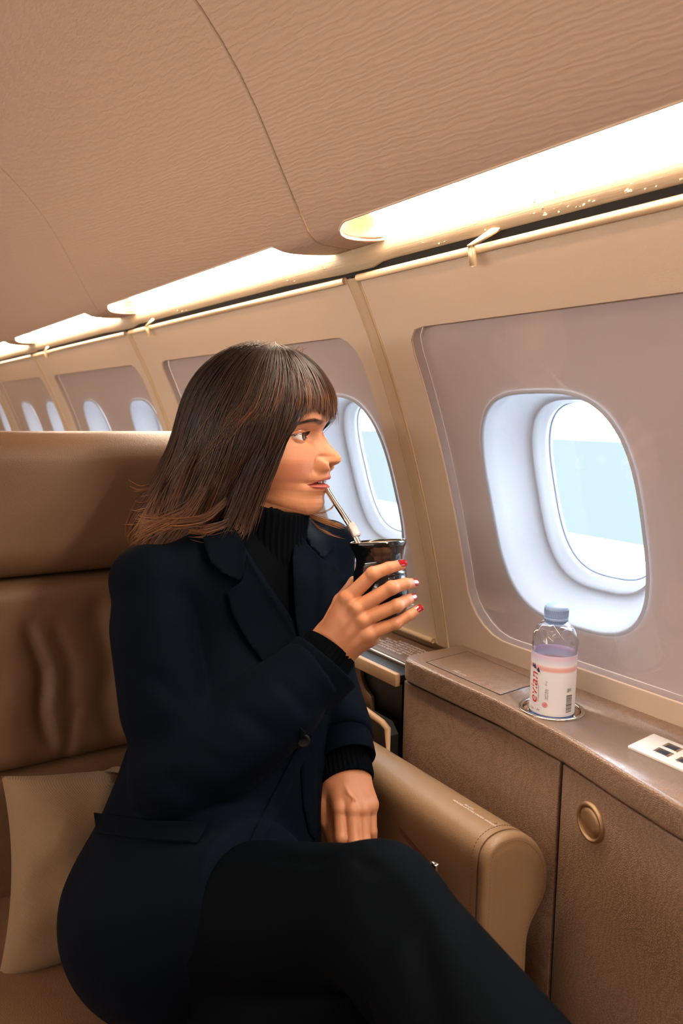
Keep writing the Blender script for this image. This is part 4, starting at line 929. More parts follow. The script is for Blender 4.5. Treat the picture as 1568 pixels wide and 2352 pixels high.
# ------------------------------------------------------------------ skeleton landmarks of the clothed body
SR, SL = at(336, 1334, 1.10), at(752, 1258, 1.36)
sdir = (SL-SR)/np.linalg.norm(SL-SR); sdir_h = sdir*[1, 1, 0]; sdir_h /= np.linalg.norm(sdir_h)
nrm_h = np.cross(sdir_h, [0, 0, 1.]); nrm_h = nrm_h if nrm_h@CF < 0 else -nrm_h      # chest direction
TM = np.stack([sdir_h, nrm_h, [0, 0, 1.]])
ELR, ELL = at(405, 1782, 1.045), at(747, 1580, 1.315)
WR, WL = at(738, 1532, 1.112), at(797, 1740, 1.185)
HIP = at(405, 2085, 1.08); KN = at(872, 2098, .800); AN = at(1230, 2590, .640)
HIPL = at(560, 2190, 1.10); KNL = at(800, 2430, .84); ANL = at(780, 2900, .80)
def bodyin(p):
    d = sd_ell(p, at(572, 1500, 1.250), (.125, .065, .15), TM); d = smin(d, sd_ell(p, at(540, 1720, 1.175), (.12, .085, .15), TM), .05)
    d = smin(d, sd_ell(p, at(430, 2060, 1.085), (.13, .11, .11), TM), .05)
    d = smin(d, sd_cone(p, at(608, 1150, 1.235), at(604, 1290, 1.24), .048, .052), .02)
    d = smin(d, sd_cone(p, SR, ELR, .034, .030), .02); d = smin(d, sd_cone(p, ELR, at(700, 1560, 1.115), .030, .028), .01)
    d = smin(d, sd_cone(p, SL, ELL, .032, .030), .02); d = smin(d, sd_cone(p, ELL, at(775, 1700, 1.22), .030, .028), .01)
    d = smin(d, sd_cone(p, HIP+np.array([.03, 0, 0]), KN, .065, .045), .02); d = smin(d, sd_cone(p, KN, AN, .045, .035), .01)
    d = smin(d, sd_cone(p, HIPL, KNL, .065, .045), .02); d = smin(d, sd_cone(p, KNL, ANL, .045, .035), .01)
    return d
lo, hi = bounds([SR, SL, ELR, ELL, HIP, KN, AN, HIPL, KNL, ANL, at(608, 1150, 1.23)], .12); PB, FB = nets(bodyin, lo, hi, .012)
woman = empty('person', 'woman in dark navy suit and turtleneck, sipping through a straw, facing the window', 'person', loc=tuple(at(430, 2100, 1.05)*[1, 1, 0]+np.array([0, 0, -.80])))
HFt = HF
allV = np.concatenate([HV, PR, PL, PB]); o1 = len(HV); o2 = o1+len(PR); o3 = o2+len(PL)
allF = np.concatenate([HFt, FR+o1, FL+o2, FB+o3])
body = mobj('body', allV, allF, M['skin'])
bm = bmesh.new(); bm.from_mesh(body.data); bmesh.ops.recalc_face_normals(bm, faces=bm.faces); bm.to_mesh(body.data); bm.free()
for k, v in HMASK.items():
    at_ = body.data.attributes.new(k, 'FLOAT', 'POINT'); arr = np.zeros(len(allV), np.float32); arr[:o1] = v.reshape(-1).astype(np.float32); at_.data.foreach_set('value', arr)
child(body, woman)
# eyes, lashes, teeth
g = N('eyeball'); co = g.n('ShaderNodeAttribute'); co.attribute_name = 'ang'; cr = g.n('ShaderNodeValToRGB'); g.l(co.outputs['Fac'], cr.inputs[0]); el = cr.color_ramp.elements
el[0].position = 0; el[0].color = (.004, .003, .003, 1); el[1].position = 1; el[1].color = (*s2l((226, 216, 214)), 1); cr.color_ramp.interpolation = 'LINEAR'
for ps, cc in ((.19, (8, 6, 6)), (.22, (96, 62, 38)), (.42, (70, 44, 28)), (.48, (30, 20, 16)), (.53, (228, 220, 218))): e = el.new(ps); e.color = (*s2l(cc), 1)
g.l(cr.outputs[0], g.b.inputs['Base Color']); g.b.inputs['Roughness'].default_value = .06; M['eye'] = g.m
M['lash'] = mat('lash', (16, 10, 9), .6); M['tooth'] = mat('tooth', (232, 226, 216), .25)
EB, ER = HE['EB'], HE['ER']
for s in (-1, 1):
    gz = np.array([math.cos(math.radians(-6)), math.sin(math.radians(-7)), .10]); gz /= np.linalg.norm(gz)
    th = np.linspace(0, PI, 48); ph = np.linspace(0, 2*PI, 49)[:-1]; ux = np.cross(gz, [0, 0, 1]); ux /= np.linalg.norm(ux); uy = np.cross(ux, gz)
    rr = ER*(1+.05*np.exp(-(th/.42)**4))
    G = EB*[1, s, 1]+(rr*np.cos(th))[:, None, None]*gz+(rr*np.sin(th))[:, None, None]*(np.cos(ph)[None, :, None]*ux+np.sin(ph)[None, :, None]*uy)
    o = mobj('eyeball', h2w(G.reshape(-1, 3)), gridfaces(48, 48, False, True), M['eye']); a_ = o.data.attributes.new('ang', 'FLOAT', 'POINT'); a_.data.foreach_set('value', np.repeat(np.clip(np.sin(th)*(np.cos(th) > 0)+(np.cos(th) <= 0)*1.0, 0, 1), 48).astype(np.float32)); recalc(o); child(o, woman)
    mb = MB()
    for i in range(34):
        u = -.95+1.95*i/33; y = (EB[1]+.0010+u*.0146); zmid = .0012*u; up = zmid+.0054*(1-abs(u)**2.1)*(1-.12*u)
        x = EB[0]+math.sqrt(max((ER+.0016)**2-(y-EB[1])**2-up**2, 1e-6)); L = .0050+.0028*max(0, u+.4)
        out = np.array([1.0-.25*max(u, 0), .55*u, .1]); out /= np.linalg.norm(out)
        p0 = np.array([x-.0003, y, up]); P = [p0, p0+out*L*.5+np.array([0, 0, .0002]), p0+out*L+np.array([0, 0, .0022])]
        mb.tube(h2w(np.array(P)*[1, s, 1]), [.00030, .00024, .00006], 4)
    child(mb.build('eyelashes', M['lash']), woman)
    mb = MB(); rb = random.Random(3)
    for i in range(110):
        ay = .012+.042*rb.random(); zb_ = .0185+.0035*min(max((ay-.012)/.02, 0), 1)-.007*max((ay-.036)/.016, 0)**1.5+(rb.random()-.5)*.0050*(1-.5*(ay-.012)/.042)
        k = np.argmin((np.abs(HP[..., 1]-s*ay)+np.abs(HP[..., 2]-zb_)*1.5+(HP[..., 0] < .02)*9).ravel()); p0 = HP.reshape(-1, 3)[k]
        dv = np.array([-.25, s*.8, .35-max(0, (ay-.03))*28]); dv /= np.linalg.norm(dv); mb.tube(h2w(np.array([p0-[.0004, 0, 0], p0+dv*.0035+[.0007, 0, 0], p0+dv*.0065-[.0002, 0, 0]])), [.00022, .00018, .00005], 3)
    child(mb.build('eyebrow', M['lash']), woman)
zc = sag(751, 1107)[1]; xl = sag(749.5, 1107)[0]
mb = MB()
for i in range(-2, 2):
    y = (i+.5)*.0066; x = xl-.0030-30*y*y
    V = sd = None; n_ = 10; a = np.linspace(0, 2*PI, n_, endpoint=False)
    G = np.array([[[x+.0016*math.cos(b_*PI/2), y+.00335*c_*math.cos(b_*PI/2*.4), zc+.0022+.0034*s_] for c_, s_ in zip(np.cos(a), np.sin(a))] for b_ in (0,)])
    ring = G[0]; back = ring-[.004, 0, 0]; ctr = ring.mean(0)+[.0006, 0, 0]; W = h2w(np.vstack([ring, back, [ctr]]))
    mb.add(W, [(j, (j+1) % n_, n_+(j+1) % n_, n_+j) for j in range(n_)]+[(j, (j+1) % n_, 2*n_) for j in range(n_)])
child(mb.build('teeth', M['tooth']), woman)
# nails
def nail(tip, prev, dors, L, w_, rad, side=0):
    ax = tip-prev; ax /= np.linalg.norm(ax); d = dors-ax*(dors@ax); d /= np.linalg.norm(d); sx_ = np.cross(ax, d)
    G = []
    for u in np.linspace(-1, 1, 13):
        row = []
        for v in np.linspace(-1, 1, 11):
            ww = w_*(1-.22*max(-u, 0)**3)*math.sqrt(max(1-(max(abs(u)-.55, 0)/.45)**2*.75, 0)); y = v*ww; h = math.sqrt(max(rad*rad-y*y, 0))
            row.append(tip+ax*(u*L+.0008)+sx_*y+d*(h+.0005-.0010*max(u, 0)**2))
        G.append(row)
    G = np.array(G); mb = MB(); mb.grid(G); mb.grid(G-d*.0009, flip=True)
    E = np.concatenate([G[:, 0], G[-1, 1:], G[::-1, -1][1:], G[0, ::-1][1:-1]]); mb.grid(np.stack([E, E-d*.0009]), cv=True)
    return recalc(mb.build('fingernail', M['nail']))
for n_, f_ in R_F.items():
    tip = A3(f_[3]); pv = A3(f_[2]); out = tip-at(872, f_[3][1], 1.150); out /= np.linalg.norm(out)
    dors = {'index': out*.55+CU*.75-CF*.45, 'middle': out*.8+CU*.45-CF*.45, 'ring': out*.9+CU*.35-CF*.30, 'little': out*.7+CU*.5-CF*.55}[n_]
    rad = f_[3][3]; o = nail(tip, pv, dors, .0066 if n_ != 'little' else .0058, rad*.80, rad*1.0); o['label'] = 'glossy dark red fingernail of the raised hand'; child(o, woman)
# ------------------------------------------------------------------ cup and straw
gourd = empty('gourd_cup', 'black glazed gourd cup with flared rim held in the raised hand', 'cup', loc=tuple(at(880, 1425, 1.15)))
CB, CT = at(879, 1425, 1.152), at(867, 1241, 1.150); cax = CT-CB; CHt = np.linalg.norm(cax); cax /= CHt
cax = cax+np.array([0, 0, 0]); ux = np.cross(cax, [0, 1, 0]); ux /= np.linalg.norm(ux); uy = np.cross(cax, ux); CM = np.stack([ux, uy, cax], 1)
k = .000640
pf = [(0, .001), (.026, .000), (.031, .004), (.0375, .020), (.0405, .040), (.0402, .056), (.0392, .0655), (.0388, .0675), (.0396, .0685), (.0398, .0705), (.0392, .0720), (.0372, .0745), (.0345, .082), (.0335, .089), (.0348, .097), (.0385, .1055), (.0412, .1105), (.0420, .1135), (.0420, .1160), (.0412, .1178), (.0398, .1180), (.0385, .1165), (.0360, .108), (.034, .100), (.033, .096), (0, .096)]
sc_ = CHt/.118; q = np.array(pf)*[1, sc_]; s_ = np.r_[0, np.cumsum(np.linalg.norm(np.diff(q, axis=0), axis=1))]; t_ = np.linspace(0, s_[-1], 150); q = np.stack([np.interp(t_, s_, q[:, 0]), np.interp(t_, s_, q[:, 1])], -1)
for _ in range(2): q[1:-1] = (q[:-2]+2*q[1:-1]+q[2:])/4
g = N('black_gourd'); g.base((.006, .007, .009)); g.b.inputs['Roughness'].default_value = .2; g.b.inputs['Coat Weight'].default_value = .6; g.b.inputs['Coat Roughness'].default_value = .05
v_ = g.n('ShaderNodeTexVoronoi'); v_.inputs['Scale'].default_value = 190; g.l(g.vec(), v_.inputs['Vector'])
g.bump(v_.outputs['Distance'], .0005, .5); M['gourd_l'] = g.m
M['gourd'] = mat('black_glaze', (12, 13, 16), .14, coat=.8)
split = int(np.argmin(np.abs(q[:80, 1]-.0665*sc_)))
mb = MB(); mb.lathe(q[:split+1], 72, CB, M=CM); child(recalc(mb.build('lower_body', M['gourd_l'])), gourd)
mb = MB(); mb.lathe(q[split:], 72, CB, M=CM); child(recalc(mb.build('rim_and_neck', M['gourd'])), gourd)
M['mate'] = mat('wet_herb', (166, 142, 100), .8, bump=(900, .001), var=.25, vs=500)
mb = MB(); a = np.linspace(0, 2*PI, 33)[:-1]; mb.lathe([(0, .1150*sc_), (.02, .1150*sc_), (.0384, .1146*sc_)], 48, CB, M=CM); child(mb.build('herb_fill', M['mate']), gourd)
M['steel'] = mat('steel', (202, 196, 190), .13, 1.0); M['steel2'] = mat('engraved_steel', (214, 208, 202), .2, 1.0, bump=(600, .0004))
straw = empty('metal_straw', 'bent steel drinking straw with an engraved ring, from her lips into the gourd cup', 'straw', loc=tuple(at(828, 1250, 1.150)))
sp_ = [(751, 1124, 1.193, .0040), (756, 1133, 1.190, .0041), (770, 1155, 1.183, .0042), (784, 1176, 1.176, .0043), (795, 1193, 1.170, .0044), (803, 1206, 1.167, .0045), (812, 1226, 1.160, .0043), (822, 1246, 1.155, .0044), (834, 1272, 1.148, .0044)]
P = np.array([A3(q_) for q_ in sp_]); r_ = np.array([q_[3] for q_ in sp_]); t0 = np.arange(len(P)); t1 = np.linspace(0, len(P)-1, 60)
def crs(t):
    i = int(min(max(math.floor(t), 0), len(P)-2)); u = t-i; a, b, c, d = P[max(i-1, 0)], P[i], P[i+1], P[min(i+2, len(P)-1)]
    return .5*((2*b)+(-a+c)*u+(2*a-5*b+4*c-d)*u*u+(-a+3*b-3*c+d)*u**3)
mb = MB(); mb.tube([crs(t) for t in t1], np.interp(t1, t0, r_), 16); child(mb.build('tube', M['steel']), straw)
mb = MB(); a, b = at(804, 1203, 1.1655), at(820, 1233, 1.157); ab = b-a; mb.tube([a, a+ab*.02, a+ab*.06, a+ab*.94, a+ab*.98, b], [.0045, .0062, .0068, .0068, .0062, .0045], 20); child(mb.build('engraved_collar', M['steel2']), straw)
# ------------------------------------------------------------------ jacket
def plane_sd(p, c, n_): n_ = n_/np.linalg.norm(n_); return (p-np.asarray(c, np.float32))@np.asarray(n_, np.float32)
def crease(p, a, b, w, amp, a2=None): return amp*np.exp(-(np.maximum(sd_cone(p, a, b, 0, 0), 0)/w)**2)
def torso(p):
    d = sd_ell(p, at(578, 1450, 1.235), (.172, .098, .205), TM)
    d = smin(d, sd_cone(p, SR, at(530, 1318, 1.22), .050, .052), .03); d = smin(d, sd_cone(p, at(655, 1318, 1.29), SL, .052, .047), .03)
    d = smin(d, sd_ell(p, at(555, 1720, 1.175), (.150, .105, .17), TM), .06)
    d = smin(d, sd_cone(p, at(482, 1740, 1.15), HIP, .115, .145), .05)
    d = smin(d, sd_ell(p, HIP, (.150, .150, .132)), .03)
    d = smin(d, sd_cone(p, at(632, 1740, 1.18), at(650, 1960, 1.13), .064, .056), .04)
    return d
def vopen(p):
    a1, b1, a2, b2 = at(563, 1255, 1.15), at(690, 1470, 1.12), at(690, 1185, 1.2), at(686, 1475, 1.12)
    n1 = np.cross(b1-a1, CF); n1 = n1/np.linalg.norm(n1); n1 = n1 if n1@(at(650, 1250, 1.2)-a1) < 0 else -n1
    n2 = np.cross(b2-a2, CF); n2 = n2/np.linalg.norm(n2); n2 = n2 if n2@(at(620, 1330, 1.2)-a2) < 0 else -n2
    return np.maximum(plane_sd(p, a1, n1), plane_sd(p, a2, n2))
def jacket(p, carve=True):
    d = torso(p)
    if carve:
        v = vopen(p); d = np.maximum(d, np.minimum(-v, d+.030)*(p@np.asarray(-CF, np.float32) > -1.26)-1e3*(p@np.asarray(-CF, np.float32) <= -1.26))
    sk = sd_cone(p, at(420, 2060, 1.06), at(560, 2070, .985), .118, .100); sk = smax(sk, plane_sd(p, at(575, 2050, .95), at(575, 2050, .95)-at(380, 2085, 1.07)+CU*.02), .006)
    d = smin(d, sk, .03)
    ua = smin(sd_cone(p, SR, ELR, .050, .055), sd_cone(p, at(345, 1450, 1.085), at(372, 1620, 1.06), .052, .054), .02)
    fa = smin(sd_cone(p, ELR, at(740, 1530, 1.112), .060, .0525), sd_cone(p, at(500, 1740, 1.05), at(640, 1630, 1.08), .060, .055), .02)
    fa = smax(fa, plane_sd(p, at(730, 1538, 1.11), WR-ELR), .003)
    arm_ = smin(ua, fa, .025)
    for (a, b, w, am) in (((420, 1700, .985), (520, 1760, .98), .011, .010), ((430, 1660, .99), (540, 1700, .99), .010, .009), ((400, 1800, .98), (470, 1860, .975), .011, .009), ((560, 1640, 1.02), (640, 1700, 1.01), .012, .006),
                          ((360, 1560, 1.02), (430, 1620, 1.01), .012, .004), ((640, 1560, 1.04), (700, 1630, 1.04), .012, .004)):
        arm_ = arm_+crease(p, A3(a), A3(b), w, am)
    d = smin(d, arm_, .006)
    la = sd_cone(p, SL, ELL, .047, .048); lf = smin(sd_cone(p, ELL, at(797, 1740, 1.185), .050, .0425), sd_cone(p, at(762, 1620, 1.29), at(785, 1680, 1.23), .050, .046), .02)
    lf = smax(lf, plane_sd(p, at(791, 1705, 1.205), at(797, 1745, 1.17)-at(764, 1620, 1.30)), .003)
    lf = lf+crease(p, at(770, 1640, 1.23), at(850, 1700, 1.2), .010, .005)
    d = smin(d, smin(la, lf, .02), .01)
    # waist drag folds
    for (a, b, w, am) in (((330, 1850, 1.0), (640, 1780, 1.02), .014, .004), ((300, 1960, .98), (560, 1900, .98), .018, .004), ((560, 1560, 1.1), (700, 1700, 1.06), .014, .004)):
        d = d+crease(p, A3(a), A3(b), w, am)
    # open neck
    if carve: d = smax(d, -sd_cone(p, at(607, 1130, 1.235), at(606, 1285, 1.232), .069, .069), .008)
    return d
lo, hi = bounds([SR, SL, ELR, HIP, WL, WR, at(575, 2070, .97)], .165); lo[2] = max(lo[2], -.86)
lo_j, hi_j = lo.copy(), hi.copy()
JP, JF = nets(lambda p: smax(jacket(p), -(p[..., 2]+.802), .01), lo, hi, .0052); JP = relax(JP, JF, 2); jk = child(mobj('jacket', JP, JF, M['cloth']), woman)
def trous(p):
    d = sd_cone(p, at(440, 2110, 1.06), KN, .100, .066); d = smin(d, sd_cone(p, KN, AN, .066, .078), .02)
    e = sd_cone(p, at(520, 2210, 1.06), KNL, .098, .075); e = smin(e, sd_cone(p, KNL, ANL, .075, .08), .02); d = smin(d, e, .02)
    for (a, b, w, am) in (((600, 1985, .90), (900, 1990, .75), .006, .0065), ((985, 2040, .72), (1200, 2340, .58), .007, -.006), ((900, 2080, .73), (860, 2352, .72), .018, .011), ((960, 2150, .72), (1010, 2352, .66), .016, .010), ((700, 2120, .85), (900, 2060, .74), .020, .006)):
        d = d+crease(p, A3(a), A3(b), w, am)
    return smax(d, -(p[..., 2]+FLOOR+2*1.0+.0) if False else -(p[..., 2]+1.20), .01)
lo, hi = bounds([HIP, KN, AN, HIPL, KNL, ANL], .11); TP, TF = nets(trous, lo, hi, .0065); TP = relax(TP, TF, 3); child(mobj('trousers', TP, TF, M['trouser']), woman)
def bvh(V, F): return BVHTree.FromPolygons([tuple(v) for v in V], [tuple(int(i) for i in f) for f in F])
CJ = nets(lambda p: jacket(p, False), lo_j, hi_j, .0095); JB = bvh(*CJ); TB = bvh(*nets(torso, lo_j, hi_j, .0095))
kn = lambda p: smin(torso(p)+.009, sd_cone(p, at(606, 1200, 1.222), at(600, 1300, 1.235), .058, .064), .02)
lo_k, hi_k = bounds([at(560, 1240, 1.20), at(700, 1500, 1.15), at(640, 1300, 1.3)], .05); child(sdf_obj('knit_top', kn, lo_k, hi_k, .005, M['knit']), woman)
from mathutils.geometry import delaunay_2d_cdt
def drape(name, poly, off, th, m, par, step=7.0, tree=None, curl=0.0, smoothn=3):
    P = np.array(poly, float); n_ = len(P); E_ = []
    for i in range(n_):
        a, b = P[i], P[(i+1) % n_]; k_ = max(1, int(np.linalg.norm(b-a)/step)); E_ += [a+(b-a)*j/k_ for j in range(k_)]
    E_ = np.array(E_); x0, y0 = P.min(0); x1, y1 = P.max(0); pts = [tuple(e) for e in E_]
    def inside(x, y):
        c = False; j = len(E_)-1
        for i in range(len(E_)):
            if ((E_[i][1] > y) != (E_[j][1] > y)) and (x < (E_[j][0]-E_[i][0])*(y-E_[i][1])/(E_[j][1]-E_[i][1])+E_[i][0]): c = not c
            j = i
        return c
    for x in np.arange(x0+step*.6, x1, step):
        for y in np.arange(y0+step*.6, y1, step):
            if inside(x, y) and np.min(np.linalg.norm(E_-[x, y], axis=1)) > step*.5: pts.append((x, y))
    vv, ee, ff, *_ = delaunay_2d_cdt([Vector(p) for p in pts], [(i, (i+1) % len(E_)) for i in range(len(E_))], [], 1, 1e-4)
    hit = []; last = None; tr = tree or JB
    for v in vv:
        d_ = Vector(ray(v.x, v.y)); L = d_.length; h = tr.ray_cast(Vector((0, 0, 0)), d_.normalized()); hit.append(h[3]/L if h[0] is not None else np.nan)
    hit = np.array(hit); ok = ~np.isnan(hit); 
    if not ok.all():
        XY = np.array([(v.x, v.y) for v in vv])
        for i in np.where(~ok)[0]: hit[i] = hit[ok][np.argmin(np.linalg.norm(XY[ok]-XY[i], axis=1))]
    nb = [[] for _ in vv]
    for f in ff:
        for i in range(len(f)): nb[f[i]].append(f[(i+1) % len(f)]); nb[f[(i+1) % len(f)]].append(f[i])
    for _ in range(smoothn): hit = np.array([.4*hit[i]+.6*min(np.mean(hit[nb[i]]), hit[i]+.002) if nb[i] else hit[i] for i in range(len(hit))])
    ed = np.array([np.min(np.linalg.norm(E_-[v.x, v.y], axis=1)) for v in vv])
    F0 = np.array([ray(v.x, v.y)*(hit[i]-off-curl*math.exp(-ed[i]/12.0)) for i, v in enumerate(vv)]); B0 = np.array([ray(v.x, v.y)*(hit[i]-off+th-curl*math.exp(-ed[i]/12.0)) for i, v in enumerate(vv)])
    N_ = len(vv); ne = len(E_); F = [list(f) for f in ff]+[[i+N_ for i in f][::-1] for f in ff]+[[i, (i+1) % ne, (i+1) % ne+N_, i+N_] for i in range(ne)]
    o = mobj(name, np.vstack([F0, B0]), F, m); recalc(o); return child(o, par)
drape('lapel', [(521, 1360), (540, 1346), (553, 1336), (562, 1300), (566, 1272), (592, 1318), (620, 1364), (650, 1412), (682, 1462), (700, 1500), (712, 1560), (700, 1600), (640, 1560), (607, 1524), (565, 1467), (533, 1410)], .0075, .0045, M['cloth'], woman, tree=TB, curl=.003)
drape('collar', [(466, 1236), (474, 1266), (485, 1291), (508, 1314), (530, 1325), (552, 1334), (560, 1312), (564, 1285), (563, 1262), (556, 1240), (540, 1215), (500, 1205)], .0115, .0045, M['cloth'], woman, tree=TB, curl=.003)
drape('lapel', [(688, 1225), (712, 1255), (741, 1284), (770, 1300), (797, 1323), (778, 1356), (742, 1412), (710, 1466), (700, 1500), (684, 1458), (677, 1400), (674, 1340), (672, 1280), (676, 1240)], .0075, .0045, M['cloth'], woman, tree=TB, curl=.003)
drape('collar', [(690, 1190), (715, 1180), (745, 1196), (760, 1222), (771, 1252), (741, 1284), (716, 1258), (698, 1226)], .0115, .0045, M['cloth'], woman, tree=TB, curl=.002)
drape('pocket_flap', [(215, 1866), (340, 1884), (476, 1888), (466, 1912), (453, 1936), (340, 1928), (221, 1913)], .005, .004, M['cloth'], woman, curl=.002)
drape('jacket_front_edge', [(716, 1690), (700, 1745), (660, 1830), (615, 1915), (585, 1980), (565, 2060), (553, 2140), (546, 2220), (520, 2220), (525, 2140), (535, 2060), (556, 1975), (590, 1895), (640, 1800), (680, 1720), (690, 1670)], .005, .004, M['cloth'], woman)
drape('jacket_front_edge', [(690, 1700), (692, 1790), (698, 1860), (710, 1915), (724, 1930), (730, 1880), (728, 1800), (727, 1740), (718, 1700)], .006, .004, M['cloth'], woman)
# button
r_ = ray(697, 1697); h = JB.ray_cast(Vector((0, 0, 0)), Vector(r_).normalized()); bc = np.array(h[0])-CF*.010
BMx = np.stack([CR, CU, -CF], 1); M['btn'] = mat('dark_horn_button', (9, 11, 16), .6, spec=.2)
mb = MB(); mb.lathe([(0, .001), (.005, .001), (.0065, .0022), (.0085, .0022), (.0095, .001), (.0095, -.0015), (0, -.0015)], 32, bc, M=BMx); child(mb.build('button', M['btn']), woman)
# knit: turtleneck and cuffs with real ribs
def ribtube(name, pts, rad, nrib, m, par, amp=.0012, roll=None, rings=40, sq=(1, 1), tilt=0.0):
    P = np.array([A3(q_) for q_ in pts]); L = np.r_[0, np.cumsum(np.linalg.norm(np.diff(P, axis=0), axis=1))]; t = np.linspace(0, L[-1], rings)
    C = np.stack([np.interp(t, L, P[:, i]) for i in range(3)], -1); R_ = np.interp(t, L, rad)
    T = P[-1]-P[0]; T /= np.linalg.norm(T); A_ = np.cross(T, CF); A_ /= np.linalg.norm(A_); B_ = np.cross(T, A_)
    n_ = nrib*8; a = np.linspace(0, 2*PI, n_, endpoint=False); G = []
    for i in range(rings):
        r2 = R_[i]+amp*np.cos(a*nrib)*(1 if 1 < i < rings-2 else .3); G.append(C[i]+sq[0]*(r2*np.cos(a))[:, None]*A_+sq[1]*(r2*np.sin(a))[:, None]*B_)
    G = np.array(G); G = G-np.array([0, 0, tilt])*((G-C[:, None])@HX)[..., None]; inn = [G[-1]-(G[-1]-C[-1])*.05+T*.0006, G[-1]-(G[-1]-C[-1])*.12, G[-4]-(G[-4]-C[-4])*.14]; st_ = [G[0]-(G[0]-C[0])*.12, G[0]-(G[0]-C[0])*.04-T*.0006]
    mb = MB(); mb.grid(np.concatenate([np.array(st_), G, np.array(inn)]), cv=True); return child(recalc(mb.build(name, m)), par)
tn = ribtube('turtleneck', [(600, 1320, 1.230), (603, 1260, 1.226), (606, 1205, 1.220), (610, 1165, 1.217), (612, 1150, 1.216)], [.072, .067, .0635, .0625, .0615], 44, M['knit'], woman, .0014, sq=(1.04, 1.0), tilt=.22)
ribtube('knit_cuff', [(715, 1552, 1.110), (738, 1520, 1.118), (761, 1487, 1.128)], [.039, .0402, .0402], 34, M['knit'], woman, .0014, sq=(1, .80))
ribtube('knit_cuff', [(778, 1700, 1.22), (790, 1750, 1.19), (797, 1796, 1.164)], [.037, .0398, .0405], 34, M['knit'], woman, .0014, sq=(1, .85))
def hem(pts, rad, sq, m, par, wob=0.0):
    P = np.array([A3(q_) for q_ in pts]); T = P[-1]-P[0]; T /= np.linalg.norm(T); A_ = np.cross(T, CF); A_ /= np.linalg.norm(A_); B_ = np.cross(T, A_); a = np.linspace(0, 2*PI, 96, endpoint=False)
    t = np.linspace(0, 1, 16); L = np.r_[0, np.cumsum(np.linalg.norm(np.diff(P, axis=0), axis=1))]/np.sum(np.linalg.norm(np.diff(P, axis=0), axis=1))
    C = np.stack([np.interp(t, L, P[:, i]) for i in range(3)], -1); R_ = np.interp(t, L, rad)
    def ring(c, r, o=0): return c+T*o+sq[0]*((r*(1+wob*np.cos(2*a+.6)+wob*.5*np.sin(3*a)))*np.cos(a))[:, None]*A_+sq[1]*((r*(1+wob*np.cos(2*a+.6)))*np.sin(a))[:, None]*B_
    G = [ring(C[i], R_[i]) for i in range(16)]+[ring(C[-1], R_[-1]-.0008, .0010), ring(C[-1], R_[-1]-.0024, .0008), ring(C[-1], R_[-1]-.0034, -.001), ring(C[-3], R_[-1]-.005, 0), ring(C[4], R_[-1]-.006, 0), ring(C[2], .01)]
    mb = MB(); mb.grid(np.array(G), cv=True); return child(recalc(mb.build('sleeve_hem', m)), par)
hem([(690, 1590, 1.095), (715, 1556, 1.103), (736, 1532, 1.108), (748, 1520, 1.110)], [.046, .0515, .0530, .0535], (1, .86), M['cloth'], woman, .02)
hem([(783, 1675, 1.225), (790, 1705, 1.205), (795, 1732, 1.187), (797, 1745, 1.180)], [.038, .0425, .0430, .0432], (1, .9), M['cloth'], woman, .03)
mb = MB()
for q_ in ((430, 1690), (452, 1722), (474, 1752)): pass
# ------------------------------------------------------------------ hair
def hs_sdf(q):
    """q in head-local metres; uncut hair volume"""
    cap = sd_ell(q, (-.004, 0, .0205), (.109, .0845, .1065))
    fall = sd_cone(q, (-.022, 0, .0), (-.094, -.004, -.125), .086, .086)
    fl2 = sd_ell(q, (-.118, -.012, -.135), (.075, .080, .045))
    return smin(smin(cap, fall, .035), fl2, .03)
BND = np.array([(.060, .078), (.035, .076), (.021, .067), (.0, .0545), (-.0244, .0385), (-.057, .0215), (-.073, .0125), (-.092, .004), (-.116, -.0055), (-.143, -.013), (-.18, -.02)])
def xb(z): return np.interp(z, BND[::-1, 0], BND[::-1, 1])
def w2h(P): return ((P-HC)@HM.T)/HS
def mass(p):
    q = w2h(p).astype(np.float32); d = hs_sdf(q)+.0045
    face = smax(q[..., 0]-xb(q[..., 2])+.004, -(q[..., 2]-.040)*-1 if False else (-.040*-1*-1+0*q[..., 2]) if False else q[..., 2]*0-1, .001) if False else q[..., 0]-xb(q[..., 2])+.005
    low = np.minimum(.042-q[..., 2], face)           # inside this = face opening
    d = smax(d, np.where(q[..., 2] < .06, smin(face, q[..., 2]*-1+.042, .004)*1.0, -1.0), .004)
    return smax(d, -(q[..., 2]+.150+.012*np.sin(q[..., 0]*90)), .004)
lo, hi = bounds([h2w([.13, .1, .14]), h2w([-.21, -.11, -.18]), h2w([.12, -.1, 0]), h2w([-.2, .1, 0])], .012)
MP, MF = nets(mass, lo, hi, .0035); MP = relax(MP, MF, 2)
g = N('hair_mass'); g.base(s2l((30, 20, 15))); g.b.inputs['Roughness'].default_value = .6; g.bump(g.noise(90, 4, .6, g.vec((6, 6, 1))), .002); M['hair0'] = g.m
hairroot = mobj('hair', MP, MF, M['hair0']); child(hairroot, woman)
def proj(q, off, it=2):
    for _ in range(it):
        e = 1e-4; s0 = hs_sdf(q); gr = np.stack([hs_sdf(q+np.eye(3)[i]*e)-s0 for i in range(3)], -1)/e
        gn = gr/np.maximum(np.linalg.norm(gr, axis=-1), 1e-6)[:, None]; q = q-gn*(s0-off)[:, None]
    return q, gn
